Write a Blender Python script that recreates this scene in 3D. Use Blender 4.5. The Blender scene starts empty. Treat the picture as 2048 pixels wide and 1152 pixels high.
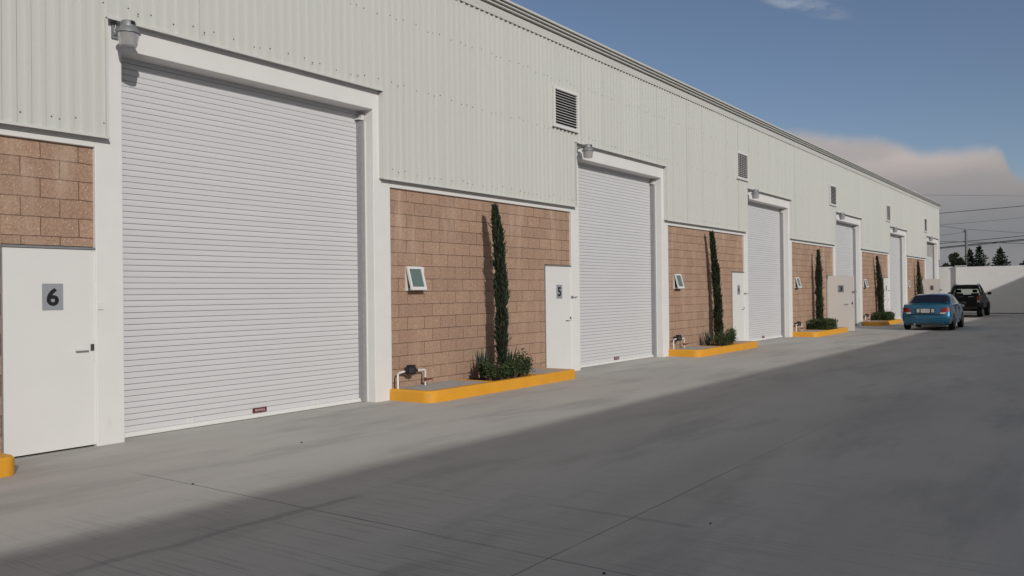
import bpy, bmesh, math, random
from mathutils import Vector, Matrix
S = bpy.context.scene
COL = S.collection
R = math.radians
PI = math.pi

# ------------------------------------------------------------------ camera
cam_d = bpy.data.cameras.new("camera"); cam = bpy.data.objects.new("camera", cam_d); COL.objects.link(cam)
YAW, PITCH, ROLL = R(35.01), R(0.34), R(-0.68)
fw = Vector((math.cos(YAW)*math.cos(PITCH), math.sin(YAW)*math.cos(PITCH), math.sin(PITCH)))
rt = Vector((math.sin(YAW), -math.cos(YAW), 0)); up = rt.cross(fw)
rt2 = rt*math.cos(ROLL)+up*math.sin(ROLL); up2 = -rt*math.sin(ROLL)+up*math.cos(ROLL)
m = Matrix((rt2, up2, -fw)).transposed().to_4x4(); m.translation = Vector((0, -9.017, 1.6))
cam.matrix_world = m
cam_d.sensor_width = 36; cam_d.lens = 1721.0/2048*36
cam_d.clip_start = 0.1; cam_d.clip_end = 5000
S.camera = cam

# ------------------------------------------------------------------ exposure, sun, sky
S.view_settings.view_transform = 'Standard'; S.view_settings.look = 'None'
S.view_settings.exposure = 0.07; S.view_settings.gamma = 1.0
SUN_TO = Vector((-0.58, -1.0, 0.455)).normalized()
sun_d = bpy.data.lights.new("sun", 'SUN'); sun_d.energy = 2.3; sun_d.angle = R(0.6); sun_d.color = (1.0, 0.955, 0.895)
sun = bpy.data.objects.new("sun", sun_d); COL.objects.link(sun)
sun.rotation_euler = SUN_TO.to_track_quat('Z', 'Y').to_euler(); sun.location = (-20, -40, 30)

def node(nt, typ, ins=None, **props):
    n = nt.nodes.new(typ)
    for k, v in props.items(): setattr(n, k, v)
    for k, v in (ins or {}).items():
        if hasattr(v, 'node'): nt.links.new(v, n.inputs[k])
        else: n.inputs[k].default_value = v
    return n
def mth(nt, op, a, b=None, c=None, clamp=False):
    n = nt.nodes.new('ShaderNodeMath'); n.operation = op; n.use_clamp = clamp
    for i, v in enumerate((a, b, c)):
        if v is None: continue
        if hasattr(v, 'node'): nt.links.new(v, n.inputs[i])
        else: n.inputs[i].default_value = v
    return n.outputs[0]
def mrange(nt, v, a, b, c=0.0, d=1.0, smooth=True):
    n = node(nt, 'ShaderNodeMapRange', {0: v, 1: a, 2: b, 3: c, 4: d})
    n.interpolation_type = 'SMOOTHSTEP' if smooth else 'LINEAR'
    return n.outputs[0]
def mixc(nt, f, a, b, blend='MIX'):
    n = nt.nodes.new('ShaderNodeMix'); n.data_type = 'RGBA'; n.blend_type = blend
    for i, v in ((0, f), (6, a), (7, b)):
        if hasattr(v, 'node'): nt.links.new(v, n.inputs[i])
        else: n.inputs[i].default_value = v if i == 0 else (tuple(v)+(1,) if len(v) == 3 else v)
    return n.outputs[2]
def ramp(nt, f, pts, interp='LINEAR'):
    n = nt.nodes.new('ShaderNodeValToRGB'); n.color_ramp.interpolation = interp
    e = n.color_ramp.elements
    while len(e) < len(pts): e.new(0.5)
    for i, (p, c) in enumerate(pts):
        e[i].position = p; e[i].color = tuple(c)+(1,) if len(c) == 3 else c
    nt.links.new(f, n.inputs[0]); return n.outputs[0]

W = bpy.data.worlds.new("World"); S.world = W; W.use_nodes = True
wt = W.node_tree; wt.nodes.clear()
sky = wt.nodes.new('ShaderNodeTexSky'); sky.sky_type = 'NISHITA'; sky.sun_disc = False
sky.sun_elevation = math.asin(SUN_TO.z); sky.sun_rotation = math.atan2(SUN_TO.x, SUN_TO.y)
sky.altitude = 2200; sky.air_density = 1.0; sky.dust_density = 7.0; sky.ozone_density = 1.3
skyc = mixc(wt, 1.0, sky.outputs[0], (1.05, 1.0, 1.0), 'MULTIPLY')     # slightly violet haze
bg = node(wt, 'ShaderNodeBackground', {'Color': skyc, 'Strength': 0.075})
tc = node(wt, 'ShaderNodeTexCoord')
sx = node(wt, 'ShaderNodeSeparateXYZ', {0: tc.outputs['Generated']})
az = mth(wt, 'ARCTAN2', sx.outputs[1], sx.outputs[0]); el = sx.outputs[2]
# upper edge of the distant cloud bank, elevation (sine) as a function of azimuth
edge = ramp(wt, mrange(wt, az, -0.4, 0.6, smooth=False), [
    (0.0, (.10,)*3), (.42, (.104,)*3), (.476, (.108,)*3), (.484, (.116,)*3), (.489, (.132,)*3), (.493, (.1395,)*3), (.50, (.1425,)*3), (.53, (.1415,)*3),
    (.565, (.1415,)*3), (.60, (.158,)*3), (.64, (.165,)*3), (.70, (.172,)*3), (.80, (.18,)*3), (1.0, (.16,)*3)])
nz = node(wt, 'ShaderNodeTexNoise', {'Vector': tc.outputs['Generated'], 'Scale': 16.0, 'Detail': 9.0, 'Roughness': .6})
nzs = mth(wt, 'MULTIPLY', mth(wt, 'SUBTRACT', nz.outputs[0], 0.5), 0.020)
h = mth(wt, 'SUBTRACT', mth(wt, 'ADD', edge, nzs), el)
cm = mrange(wt, h, -0.006, 0.012)
# high wisps
mp = node(wt, 'ShaderNodeMapping', {'Vector': tc.outputs['Generated'], 'Scale': (9, 9, 34)})
n2 = node(wt, 'ShaderNodeTexNoise', {'Vector': mp.outputs[0], 'Scale': 1.6, 'Detail': 7.0, 'Roughness': .62})
wd = mth(wt, 'ADD', mth(wt, 'POWER', mth(wt, 'DIVIDE', mth(wt, 'SUBTRACT', az, 0.285), 0.06), 2.0),
         mth(wt, 'POWER', mth(wt, 'DIVIDE', mth(wt, 'SUBTRACT', el, mth(wt, 'MULTIPLY_ADD', az, 0.33, 0.207)), 0.012), 2.0))
wm = mth(wt, 'MULTIPLY', mrange(wt, wd, 1.0, 0.0), mrange(wt, n2.outputs[0], .40, .66))
wm = mth(wt, 'MULTIPLY', wm, 0.55)
cm = mth(wt, 'MAXIMUM', mth(wt, 'MULTIPLY', cm, 0.93), wm)
ccol = ramp(wt, mrange(wt, el, 0.0, 0.30, smooth=False), [(0.0, (.20, .20, .212)), (.18, (.205, .205, .215)), (.26, (.235, .228, .235)), (.37, (.34, .305, .295)), (.45, (.49, .43, .40)), (.62, (.53, .475, .45)), (1.0, (.46, .49, .54))])
mp3 = node(wt, 'ShaderNodeMapping', {'Vector': tc.outputs['Generated'], 'Scale': (1, 1, 2.6)})
n3 = node(wt, 'ShaderNodeTexNoise', {'Vector': mp3.outputs[0], 'Scale': 9.0, 'Detail': 8.0})
ccol = mixc(wt, mrange(wt, n3.outputs[0], .42, .66, 0.0, 0.42), ccol, (.28, .27, .28))
bg2 = node(wt, 'ShaderNodeBackground', {'Color': ccol, 'Strength': 0.97})
mx = node(wt, 'ShaderNodeMixShader', {0: cm, 1: bg.outputs[0], 2: bg2.outputs[0]})
# bright veil added to the unseen, sun-side sky to fill the shade
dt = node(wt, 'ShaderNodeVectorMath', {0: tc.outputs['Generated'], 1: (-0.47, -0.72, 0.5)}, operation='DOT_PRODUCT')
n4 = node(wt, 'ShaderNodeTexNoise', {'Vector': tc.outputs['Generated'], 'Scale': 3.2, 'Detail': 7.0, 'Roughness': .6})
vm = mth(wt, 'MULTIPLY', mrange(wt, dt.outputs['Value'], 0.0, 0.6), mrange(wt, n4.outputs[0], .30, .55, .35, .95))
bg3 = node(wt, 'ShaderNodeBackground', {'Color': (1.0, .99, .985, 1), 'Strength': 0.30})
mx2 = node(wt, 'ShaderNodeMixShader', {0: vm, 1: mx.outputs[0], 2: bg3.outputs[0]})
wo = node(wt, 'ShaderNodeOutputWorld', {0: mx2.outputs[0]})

# ------------------------------------------------------------------ helpers
class MB:
    def __init__(s): s.v = []; s.f = []; s.m = []
    def face(s, pts, mi=0):
        b = len(s.v); s.v += [tuple(p) for p in pts]; s.f.append(tuple(range(b, b+len(pts)))); s.m.append(mi)
    def raw(s, vs, fs, mi=0):
        b = len(s.v); s.v += [tuple(p) for p in vs]
        for f in fs: s.f.append(tuple(b+i for i in f)); s.m.append(mi)
    def box(s, x0, x1, y0, y1, z0, z1, mi=0):
        v = [(x, y, z) for z in (z0, z1) for y in (y0, y1) for x in (x0, x1)]
        s.raw(v, [(0, 2, 3, 1), (4, 5, 7, 6), (0, 1, 5, 4), (2, 6, 7, 3), (0, 4, 6, 2), (1, 3, 7, 5)], mi)
    def tube(s, pts, r, n=8, mi=0, cap=True):
        pts = [Vector(p) for p in pts]; k = len(pts)
        rs = r if isinstance(r, (list, tuple)) else [r]*k
        vs = []; fs = []
        for i, p in enumerate(pts):
            d = (pts[min(i+1, k-1)]-pts[max(i-1, 0)]).normalized()
            a = d.cross(Vector((0, 0, 1)) if abs(d.z) < .9 else Vector((1, 0, 0))).normalized(); b = d.cross(a)
            for j in range(n):
                t = 2*PI*j/n; vs.append(p+(a*math.cos(t)+b*math.sin(t))*rs[i])
        for i in range(k-1):
            for j in range(n):
                fs.append((i*n+j, i*n+(j+1) % n, (i+1)*n+(j+1) % n, (i+1)*n+j))
        if cap:
            fs.append(tuple(range(n))[::-1]); fs.append(tuple((k-1)*n+j for j in range(n)))
        s.raw(vs, fs, mi)
    def lathe(s, prof, c=(0, 0, 0), n=24, mi=0, axis='z'):
        vs = []; fs = []
        for (r, z) in prof:
            for j in range(n):
                t = 2*PI*j/n
                p = (r*math.cos(t), r*math.sin(t), z) if axis == 'z' else (r*math.cos(t), z, r*math.sin(t))
                vs.append((p[0]+c[0], p[1]+c[1], p[2]+c[2]))
        for i in range(len(prof)-1):
            for j in range(n):
                q = (i*n+j, i*n+(j+1) % n, (i+1)*n+(j+1) % n, (i+1)*n+j)
                fs.append(q if axis == 'z' else q[::-1])
        s.raw(vs, fs, mi)
    def extrude_x(s, prof, x0, x1, mi=0):       # closed (y,z) polygon
        n = len(prof)
        vs = [(x0, y, z) for y, z in prof]+[(x1, y, z) for y, z in prof]
        fs = [(i, (i+1) % n, n+(i+1) % n, n+i) for i in range(n)]+[tuple(range(n))[::-1], tuple(range(n, 2*n))]
        s.raw(vs, fs, mi)
    def mesh(s, name, mats, smooth=False, angle=None):
        me = bpy.data.meshes.new(name); me.from_pydata(s.v, [], s.f)
        for mt in (mats if isinstance(mats, (list, tuple)) else [mats]): me.materials.append(mt)
        me.polygons.foreach_set('material_index', s.m)
        if smooth:
            bm = bmesh.new(); bm.from_mesh(me); bmesh.ops.remove_doubles(bm, verts=bm.verts, dist=1e-5)
            bm.to_mesh(me); bm.free()
            me.polygons.foreach_set('use_smooth', [True]*len(me.polygons))
            if angle: me.set_sharp_from_angle(angle=R(angle))
        me.update(); return me
    def build(s, name, mats, parent=None, loc=(0, 0, 0), rotz=0, smooth=False, angle=None, bevel=0, fix=False):
        me = s.mesh(name, mats, smooth, angle)
        if fix:
            bm = bmesh.new(); bm.from_mesh(me); bmesh.ops.remove_doubles(bm, verts=bm.verts, dist=1e-5)
            bmesh.ops.recalc_face_normals(bm, faces=bm.faces); bm.to_mesh(me); bm.free()
        return place(name, me, parent, loc, rotz, bevel)
def place(name, me, parent=None, loc=(0, 0, 0), rotz=0, bevel=0):
    o = bpy.data.objects.new(name, me); COL.objects.link(o)
    o.location = loc; o.rotation_euler = (0, 0, rotz)
    if parent: o.parent = parent
    if bevel:
        b = o.modifiers.new('bevel', 'BEVEL'); b.width = bevel; b.segments = 2; b.limit_method = 'ANGLE'
    return o
def tag(o, label=None, cat=None, group=None, kind=None):
    if label: o['label'] = label
    if cat: o['category'] = cat
    if group: o['group'] = group
    if kind: o['kind'] = kind
    return o
def empty(name, loc=(0, 0, 0), rotz=0, label=None, cat=None, group=None):
    o = bpy.data.objects.new(name, None); COL.objects.link(o); o.empty_display_size = .2
    o.location = loc; o.rotation_euler = (0, 0, rotz); return tag(o, label, cat, group)
def copy_tree(o, parent=None):
    c = o.copy(); COL.objects.link(c)
    if parent: c.parent = parent
    for ch in [x for x in COL.objects if x.parent == o]: copy_tree(ch, c)
    return c
def text_into(mb, body, cx, cz, w, hgt, y, depth, bold, mi):
    cu = bpy.data.curves.new('lettering', 'FONT'); cu.body = body; cu.extrude = 0.01; cu.offset = bold
    ob = bpy.data.objects.new('lettering', cu); COL.objects.link(ob)
    me = bpy.data.meshes.new_from_object(ob.evaluated_get(bpy.context.evaluated_depsgraph_get()))
    bpy.data.objects.remove(ob); bpy.data.curves.remove(cu)
    vs = [v.co.copy() for v in me.vertices]
    x0 = min(v.x for v in vs); x1 = max(v.x for v in vs); y0 = min(v.y for v in vs); y1 = max(v.y for v in vs)
    out = [(cx+((v.x-x0)/(x1-x0)-.5)*w, y-(depth if v.z > 0 else 0), cz+((v.y-y0)/(y1-y0)-.5)*hgt) for v in vs]
    mb.raw(out, [tuple(p.vertices) for p in me.polygons], mi); bpy.data.meshes.remove(me)

def mat(name, col, rough=.6, var=.06, scale=6.0, bump=0.0, bscale=120.0, metal=0.0, spec=.5, stretch=(1, 1, 1), coat=0.0, dirt=None):
    mt = bpy.data.materials.new(name); mt.use_nodes = True; nt = mt.node_tree
    b = nt.nodes['Principled BSDF']
    t = node(nt, 'ShaderNodeTexCoord'); mp = node(nt, 'ShaderNodeMapping', {'Vector': t.outputs['Object'], 'Scale': stretch})
    n = node(nt, 'ShaderNodeTexNoise', {'Vector': mp.outputs[0], 'Scale': scale, 'Detail': 6.0, 'Roughness': .6})
    f = mrange(nt, n.outputs[0], .25, .75, smooth=False)
    c = mixc(nt, f, [x*(1-var) for x in col], [min(1, x*(1+var)) for x in col])
    if dirt:                                     # soiling with a shape of its own: (colour, scale, lo, hi, stretch)
        m2 = node(nt, 'ShaderNodeMapping', {'Vector': t.outputs['Object'], 'Scale': dirt[4]})
        d = node(nt, 'ShaderNodeTexNoise', {'Vector': m2.outputs[0], 'Scale': dirt[1], 'Detail': 8.0, 'Roughness': .65})
        c = mixc(nt, mrange(nt, d.outputs[0], dirt[2], dirt[3], 0, .6), c, dirt[0])
    nt.links.new(c, b.inputs['Base Color'])
    b.inputs['Roughness'].default_value = rough; b.inputs['Metallic'].default_value = metal
    b.inputs['Specular IOR Level'].default_value = spec; b.inputs['Coat Weight'].default_value = coat
    if bump:
        n2 = node(nt, 'ShaderNodeTexNoise', {'Vector': t.outputs['Object'], 'Scale': bscale, 'Detail': 3.0})
        bp = node(nt, 'ShaderNodeBump', {'Height': n2.outputs[0], 'Strength': bump, 'Distance': .004})
        nt.links.new(bp.outputs[0], b.inputs['Normal'])
    return mt
def leafmat(name, cols, rough=.55, spec=.3):
    mt = bpy.data.materials.new(name); mt.use_nodes = True; nt = mt.node_tree; b = nt.nodes['Principled BSDF']
    g = node(nt, 'ShaderNodeNewGeometry')
    n = len(cols)
    c = ramp(nt, g.outputs['Random Per Island'], [(i/(n-1), cc) for i, cc in enumerate(cols)])
    nt.links.new(c, b.inputs['Base Color']); b.inputs['Roughness'].default_value = rough
    b.inputs['Specular IOR Level'].default_value = spec
    return mt

M = {}
M['paint'] = mat('white_masonry_paint', (.72, .715, .70), .75, .03, 3.0, .25, 160, dirt=((.52, .49, .44), 2.2, .60, .80, (1, 1, .35)))
M['cladding'] = None
M['trim'] = mat('cladding_trim', (.62, .625, .60), .45, .03, 4)
M['gutter'] = mat('gutter_sheet', (.57, .57, .54), .5, .05, 2, stretch=(.3, 4, 4))
M['door'] = mat('white_door_paint', (.72, .715, .70), .42, .02, 2.0, .05, 60)
M['galv'] = mat('galvanised_steel', (.34, .345, .35), .45, .10, 12, metal=.5)
M['dark'] = mat('dark_void', (.02, .02, .022), .9, .1)
M['lampgrey'] = mat('cast_grey_housing', (.24, .25, .26), .5, .06, 8, metal=.3)
M['plate'] = mat('grey_number_plate', (.30, .315, .34), .45, .05, 20)
M['black'] = mat('black_lettering', (.012, .012, .015), .5, .1)
M['maroon'] = mat('maroon_maker_plate', (.12, .022, .03), .4, .1, 20)
M['letters'] = mat('pale_lettering', (.6, .45, .46), .5, .05)
M['lock'] = mat('dark_lock', (.10, .10, .10), .4, .2, 80, metal=.5)
M['yellow'] = mat('yellow_kerb_paint', (.72, .335, .022), .55, .07, 3.5, .3, 60, dirt=((.38, .30, .20), 9.0, .57, .68, (1, 1, 1.6)))
M['slab'] = mat('walk_concrete', (.40, .385, .365), .85, .10, 5, .3, 90)
M['soil'] = mat('dark_soil', (.035, .022, .018), .95, .35, 18, .9, 60)
M['pvc'] = mat('white_pvc', (.78, .77, .74), .35, .03)
M['metercase'] = mat('black_meter_body', (.02, .02, .024), .45, .2, 20)
M['valve'] = mat('rusty_valve', (.13, .05, .035), .6, .25, 50)
M['bark'] = mat('bark', (.10, .07, .05), .9, .3, 20, .8, 40)
M['cypress'] = leafmat('cypress_foliage', [(.011, .018, .011), (.019, .029, .016), (.03, .042, .022), (.048, .06, .03)])
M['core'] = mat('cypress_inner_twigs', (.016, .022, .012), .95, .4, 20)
M['boxwood'] = leafmat('shrub_leaves', [(.013, .026, .010), (.025, .046, .015), (.04, .066, .021), (.07, .098, .034)], .45)
M['agave'] = leafmat('agave_blades', [(.025, .045, .03), (.05, .075, .055), (.085, .11, .085)], .5)
M['paleagave'] = leafmat('silver_blades', [(.30, .33, .28), (.42, .44, .38)], .5)
M['conifer'] = leafmat('conifer_needles', [(.010, .018, .012), (.018, .03, .018), (.03, .045, .024)], .7)
M['broad'] = leafmat('broad_leaves', [(.018, .028, .014), (.032, .045, .02), (.05, .062, .03)], .6)
M['rubber'] = mat('tyre_rubber', (.018, .018, .019), .8, .2, 20)
M['rim'] = mat('alloy_rim', (.42, .42, .43), .35, .05, metal=.7)
M['carglass'] = mat('tinted_car_glass', (.010, .011, .02), .06, .1, spec=.6)
M['redlens'] = mat('red_lamp_lens', (.20, .008, .012), .12, .08, 30, coat=.6)
M['clearlens'] = mat('clear_lamp_lens', (.42, .40, .39), .12, .06, 30, coat=.6)
M['bluepaint'] = mat('metallic_blue_paint', (.015, .125, .225), .33, .05, 5, metal=.55, coat=1.0)
M['blackpaint'] = mat('dark_truck_paint', (.0045, .005, .0055), .42, .1, 5, metal=0, coat=.08, spec=.18)
M['blackplastic'] = mat('black_plastic', (.018, .018, .02), .6, .1)
M['numberplate'] = mat('white_number_plate', (.40, .40, .40), .45, .35, 16)
M['wire'] = mat('black_cable', (.02, .02, .022), .7, .1)
M['pole'] = mat('grey_concrete_pole', (.20, .20, .205), .85, .1, 6)
M['roofsheet'] = mat('roof_sheet', (.5, .5, .47), .5, .05)
M['pebble'] = mat('dark_pebble', (.05, .045, .04), .9, .2)
M['dirt'] = mat('dry_ground', (.20, .16, .10), .95, .25, .15)

def m_cladding():
    mt = bpy.data.materials.new('ribbed_cream_sheet'); mt.use_nodes = True; nt = mt.node_tree; b = nt.nodes['Principled BSDF']
    t = node(nt, 'ShaderNodeTexCoord'); s = node(nt, 'ShaderNodeSeparateXYZ', {0: t.outputs['Object']})
    sheet = mth(nt, 'FLOOR', mth(nt, 'DIVIDE', s.outputs[0], 0.9))
    wn = node(nt, 'ShaderNodeTexWhiteNoise', {'W': sheet}, noise_dimensions='1D')
    c = mixc(nt, wn.outputs[0], (.568, .58, .548), (.585, .597, .563))
    mp = node(nt, 'ShaderNodeMapping', {'Vector': t.outputs['Object'], 'Scale': (5, 5, .25)})
    n = node(nt, 'ShaderNodeTexNoise', {'Vector': mp.outputs[0], 'Scale': 1.6, 'Detail': 5.0})
    c = mixc(nt, mrange(nt, n.outputs[0], .4, .85, 0, .25), c, (.50, .505, .475))
    nt.links.new(c, b.inputs['Base Color']); b.inputs['Roughness'].default_value = .42; b.inputs['Specular IOR Level'].default_value = .4
    return mt
M['cladding'] = m_cladding()
def m_shutter():
    mt = mat('shutter_slats', (.625, .63, .64), .45, .02, 2.0, stretch=(.4, 1, 3)); return mt
M['shutter'] = m_shutter()
M['greypanel'] = mat('grey_sheet', (.36, .36, .36), .6, .1, 3)
def m_block():
    mt = bpy.data.materials.new('split_face_block'); mt.use_nodes = True; nt = mt.node_tree; b = nt.nodes['Principled BSDF']
    t = node(nt, 'ShaderNodeTexCoord'); s = node(nt, 'ShaderNodeSeparateXYZ', {0: t.outputs['Object']})
    jit = node(nt, 'ShaderNodeTexNoise', {'Vector': t.outputs['Object'], 'Scale': 9.0, 'Detail': 2.0})
    j = mth(nt, 'MULTIPLY', mth(nt, 'SUBTRACT', jit.outputs[0], .5), .014)
    v = node(nt, 'ShaderNodeCombineXYZ', {0: mth(nt, 'ADD', mth(nt, 'SUBTRACT', s.outputs[0], .08), j), 1: mth(nt, 'ADD', mth(nt, 'SUBTRACT', s.outputs[2], .045), j), 2: 0.0})
    br = node(nt, 'ShaderNodeTexBrick', {'Vector': v.outputs[0], 'Color1': (0, 0, 0, 1), 'Color2': (1, 1, 1, 1), 'Mortar': (.5, .5, .5, 1), 'Scale': 1.0,
              'Mortar Size': .0055, 'Mortar Smooth': .35, 'Bias': 0.0, 'Brick Width': .4, 'Row Height': .2}, offset=.5, offset_frequency=2)
    c = mixc(nt, br.outputs['Color'], (.385, .256, .184), (.452, .306, .217))
    n1 = node(nt, 'ShaderNodeTexNoise', {'Vector': t.outputs['Object'], 'Scale': 38.0, 'Detail': 7.0, 'Roughness': .72})
    c = mixc(nt, mrange(nt, n1.outputs[0], .38, .68, 0, .7), c, (.27, .165, .115))
    mp = node(nt, 'ShaderNodeMapping', {'Vector': t.outputs['Object'], 'Rotation': (0, R(35), 0), 'Scale': (130, 60, 50)})
    fl = node(nt, 'ShaderNodeTexNoise', {'Vector': mp.outputs[0], 'Scale': 1.0, 'Detail': 2.0})
    c = mixc(nt, mrange(nt, fl.outputs[0], .655, .69, 0, .85), c, (.78, .62, .51))
    # pale efflorescence running down from the beam
    m2 = node(nt, 'ShaderNodeMapping', {'Vector': t.outputs['Object'], 'Scale': (2.6, 1, .55)})
    ef = node(nt, 'ShaderNodeTexNoise', {'Vector': m2.outputs[0], 'Scale': 1.0, 'Detail': 6.0, 'Roughness': .6})
    efm = mth(nt, 'MULTIPLY', mrange(nt, ef.outputs[0], .48, .68), mrange(nt, s.outputs[2], 1.6, 3.2, .25, .8))
    c = mixc(nt, mth(nt, 'MULTIPLY', efm, .6), c, (.60, .47, .365))
    mo = mth(nt, 'MULTIPLY', br.outputs['Fac'], mrange(nt, ef.outputs[0], .42, .68, .95, .30))
    c = mixc(nt, mo, c, (.17, .10, .07))
    nt.links.new(c, b.inputs['Base Color']); b.inputs['Roughness'].default_value = .92; b.inputs['Specular IOR Level'].default_value = .2
    hgt = mth(nt, 'SUBTRACT', mth(nt, 'MULTIPLY', n1.outputs[0], .9), mth(nt, 'MULTIPLY', br.outputs['Fac'], .8))
    bp = node(nt, 'ShaderNodeBump', {'Height': hgt, 'Strength': .8, 'Distance': .012}); nt.links.new(bp.outputs[0], b.inputs['Normal'])
    return mt
M['block'] = m_block()
def m_yard():
    mt = bpy.data.materials.new('broomed_concrete'); mt.use_nodes = True; nt = mt.node_tree; b = nt.nodes['Principled BSDF']
    t = node(nt, 'ShaderNodeTexCoord'); s = node(nt, 'ShaderNodeSeparateXYZ', {0: t.outputs['Object']}); X, Y = s.outputs[0], s.outputs[1]
    def nz(scale, det, sc=1.0, ro=.6, rot=0.0):
        mp = node(nt, 'ShaderNodeMapping', {'Vector': t.outputs['Object'], 'Scale': scale, 'Rotation': (0, 0, rot)})
        return node(nt, 'ShaderNodeTexNoise', {'Vector': mp.outputs[0], 'Scale': sc, 'Detail': det, 'Roughness': ro}).outputs[0]
    c = mixc(nt, mrange(nt, nz((.22, .5, 1), 5), .3, .7), (.455, .437, .415), (.52, .50, .472))
    c = mixc(nt, mrange(nt, nz((.35, 1.3, 1), 6, 1.0, .65), .47, .70, 0, .75), c, (.335, .325, .312))     # tyre dust and damp patches
    c = mixc(nt, mrange(nt, nz((.10, .55, 1), 5, 1.0, .6, R(-12)), .46, .72, 0, .55), c, (.35, .34, .325))       # long drag marks
    c = mixc(nt, mrange(nt, nz((1, 1, 1), 8, 34.0, .85), .38, .72, 0, .38), c, (.38, .35, .31))          # grain
    # broom grooves run square to the front, strongest out in the yard
    gm = mth(nt, 'MULTIPLY', mth(nt, 'MULTIPLY', mrange(nt, Y, -1.8, -4.0), mrange(nt, X, 9.0, 3.5, .12, 1.0)), mrange(nt, nz((.5, .5, 1), 3), .35, .62, .25, 1.0))
    wob = mth(nt, 'MULTIPLY', mth(nt, 'SUBTRACT', nz((.5, .7, 1), 2), .5), .9)
    gx = node(nt, 'ShaderNodeCombineXYZ', {0: mth(nt, 'ADD', mth(nt, 'MULTIPLY', X, 40.0), wob), 1: mth(nt, 'MULTIPLY', Y, .8), 2: 0.0})
    gr = node(nt, 'ShaderNodeTexNoise', {'Vector': gx.outputs[0], 'Scale': 1.0, 'Detail': 2.5, 'Roughness': .7}).outputs[0]
    gl = mth(nt, 'MULTIPLY', mrange(nt, gr, .53, .66), gm)
    c = mixc(nt, mth(nt, 'MULTIPLY', gl, .55), c, (.22, .21, .20))  # groove shading painted into the colour as darker streaks
    # saw-cut joints
    def line(d, w, k): return mth(nt, 'MULTIPLY', mrange(nt, mth(nt, 'ABSOLUTE', d), w*.4, w, 1, 0), k)
    jw = mth(nt, 'MULTIPLY', mth(nt, 'SUBTRACT', nz((2, 2, 1), 3), .5), .025)
    brk = mrange(nt, nz((.8, .8, 1), 3), .34, .5, .25, .8)
    jx = line(mth(nt, 'ADD', mth(nt, 'SUBTRACT', X, mth(nt, 'MULTIPLY_ADD', Y, .019, 4.49)), jw), .009, mth(nt, 'MULTIPLY', brk, mrange(nt, Y, -1.3, -2.0)))
    jy = line(mth(nt, 'ADD', mth(nt, 'ADD', Y, 6.2), jw), .009, mth(nt, 'MULTIPLY', brk, mrange(nt, X, 12.0, 5.0, .25, .9)))
    c = mixc(nt, mth(nt, 'MAXIMUM', jx, jy), c, (.13, .125, .12))
    # faint old drip marks
    def streak(x0, x1, y0, w, k, nzk):
        d = mth(nt, 'ABSOLUTE', mth(nt, 'ADD', mth(nt, 'SUBTRACT', Y, y0), mth(nt, 'MULTIPLY', mth(nt, 'SUBTRACT', nz((1.3, .2, 1), 4), .5), nzk)))
        e = mth(nt, 'MULTIPLY', mrange(nt, X, x0, x0+.5), mrange(nt, X, x1, x1-.25))
        return mth(nt, 'MULTIPLY', mth(nt, 'MULTIPLY', mrange(nt, d, w*.3, w, 1, 0), e), k)
    c = mixc(nt, streak(2.3, 5.0, -4.02, .065, .40, .3), c, (.20, .20, .205))
    c = mixc(nt, streak(2.2, 4.0, -5.6, .09, .4, .4), c, (.22, .22, .225))
    d5 = mth(nt, 'MULTIPLY', mrange(nt, mth(nt, 'ABSOLUTE', mth(nt, 'SUBTRACT', X, 5.48)), .015, .05, 1, 0), mth(nt, 'MULTIPLY', mrange(nt, Y, -5.4, -5.6), mrange(nt, Y, -6.75, -6.6)))
    c = mixc(nt, mth(nt, 'MULTIPLY', d5, .35), c, (.22, .22, .22))
    nt.links.new(c, b.inputs['Base Color']); b.inputs['Roughness'].default_value = .82; b.inputs['Specular IOR Level'].default_value = .25
    hh = mth(nt, 'ADD', mth(nt, 'MULTIPLY', gl, -1.0), mth(nt, 'MULTIPLY', nz((1, 1, 1), 4, 60.0), .35))
    bp = node(nt, 'ShaderNodeBump', {'Height': hh, 'Strength': .35, 'Distance': .006}); nt.links.new(bp.outputs[0], b.inputs['Normal'])
    return mt
M['yard'] = m_yard()
def m_lens():
    mt = bpy.data.materials.new('clear_prismatic_lens'); mt.use_nodes = True; nt = mt.node_tree; b = nt.nodes['Principled BSDF']
    t = node(nt, 'ShaderNodeTexCoord'); n = node(nt, 'ShaderNodeTexNoise', {'Vector': t.outputs['Object'], 'Scale': 20.0})
    nt.links.new(mixc(nt, n.outputs[0], (.42, .42, .43), (.5, .5, .5)), b.inputs['Base Color'])
    b.inputs['Transmission Weight'].default_value = .35; b.inputs['Roughness'].default_value = .22; b.inputs['IOR'].default_value = 1.3
    return mt
M['lens'] = m_lens()
def m_wglass():
    mt = mat('obscured_window_glass', (.13, .18, .17), .12, .12, 4); return mt
M['wglass'] = m_wglass()
def m_truckglass():
    mt = bpy.data.materials.new('clear_cab_glass'); mt.use_nodes = True; nt = mt.node_tree; b = nt.nodes['Principled BSDF']
    t = node(nt, 'ShaderNodeTexCoord'); n = node(nt, 'ShaderNodeTexNoise', {'Vector': t.outputs['Object'], 'Scale': 3.0})
    nt.links.new(mixc(nt, n.outputs[0], (.45, .52, .48), (.5, .57, .53)), b.inputs['Base Color'])
    b.inputs['Transmission Weight'].default_value = 1.0; b.inputs['Roughness'].default_value = 0.0; b.inputs['IOR'].default_value = 1.05
    return mt
M['cabglass'] = m_truckglass()

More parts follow.
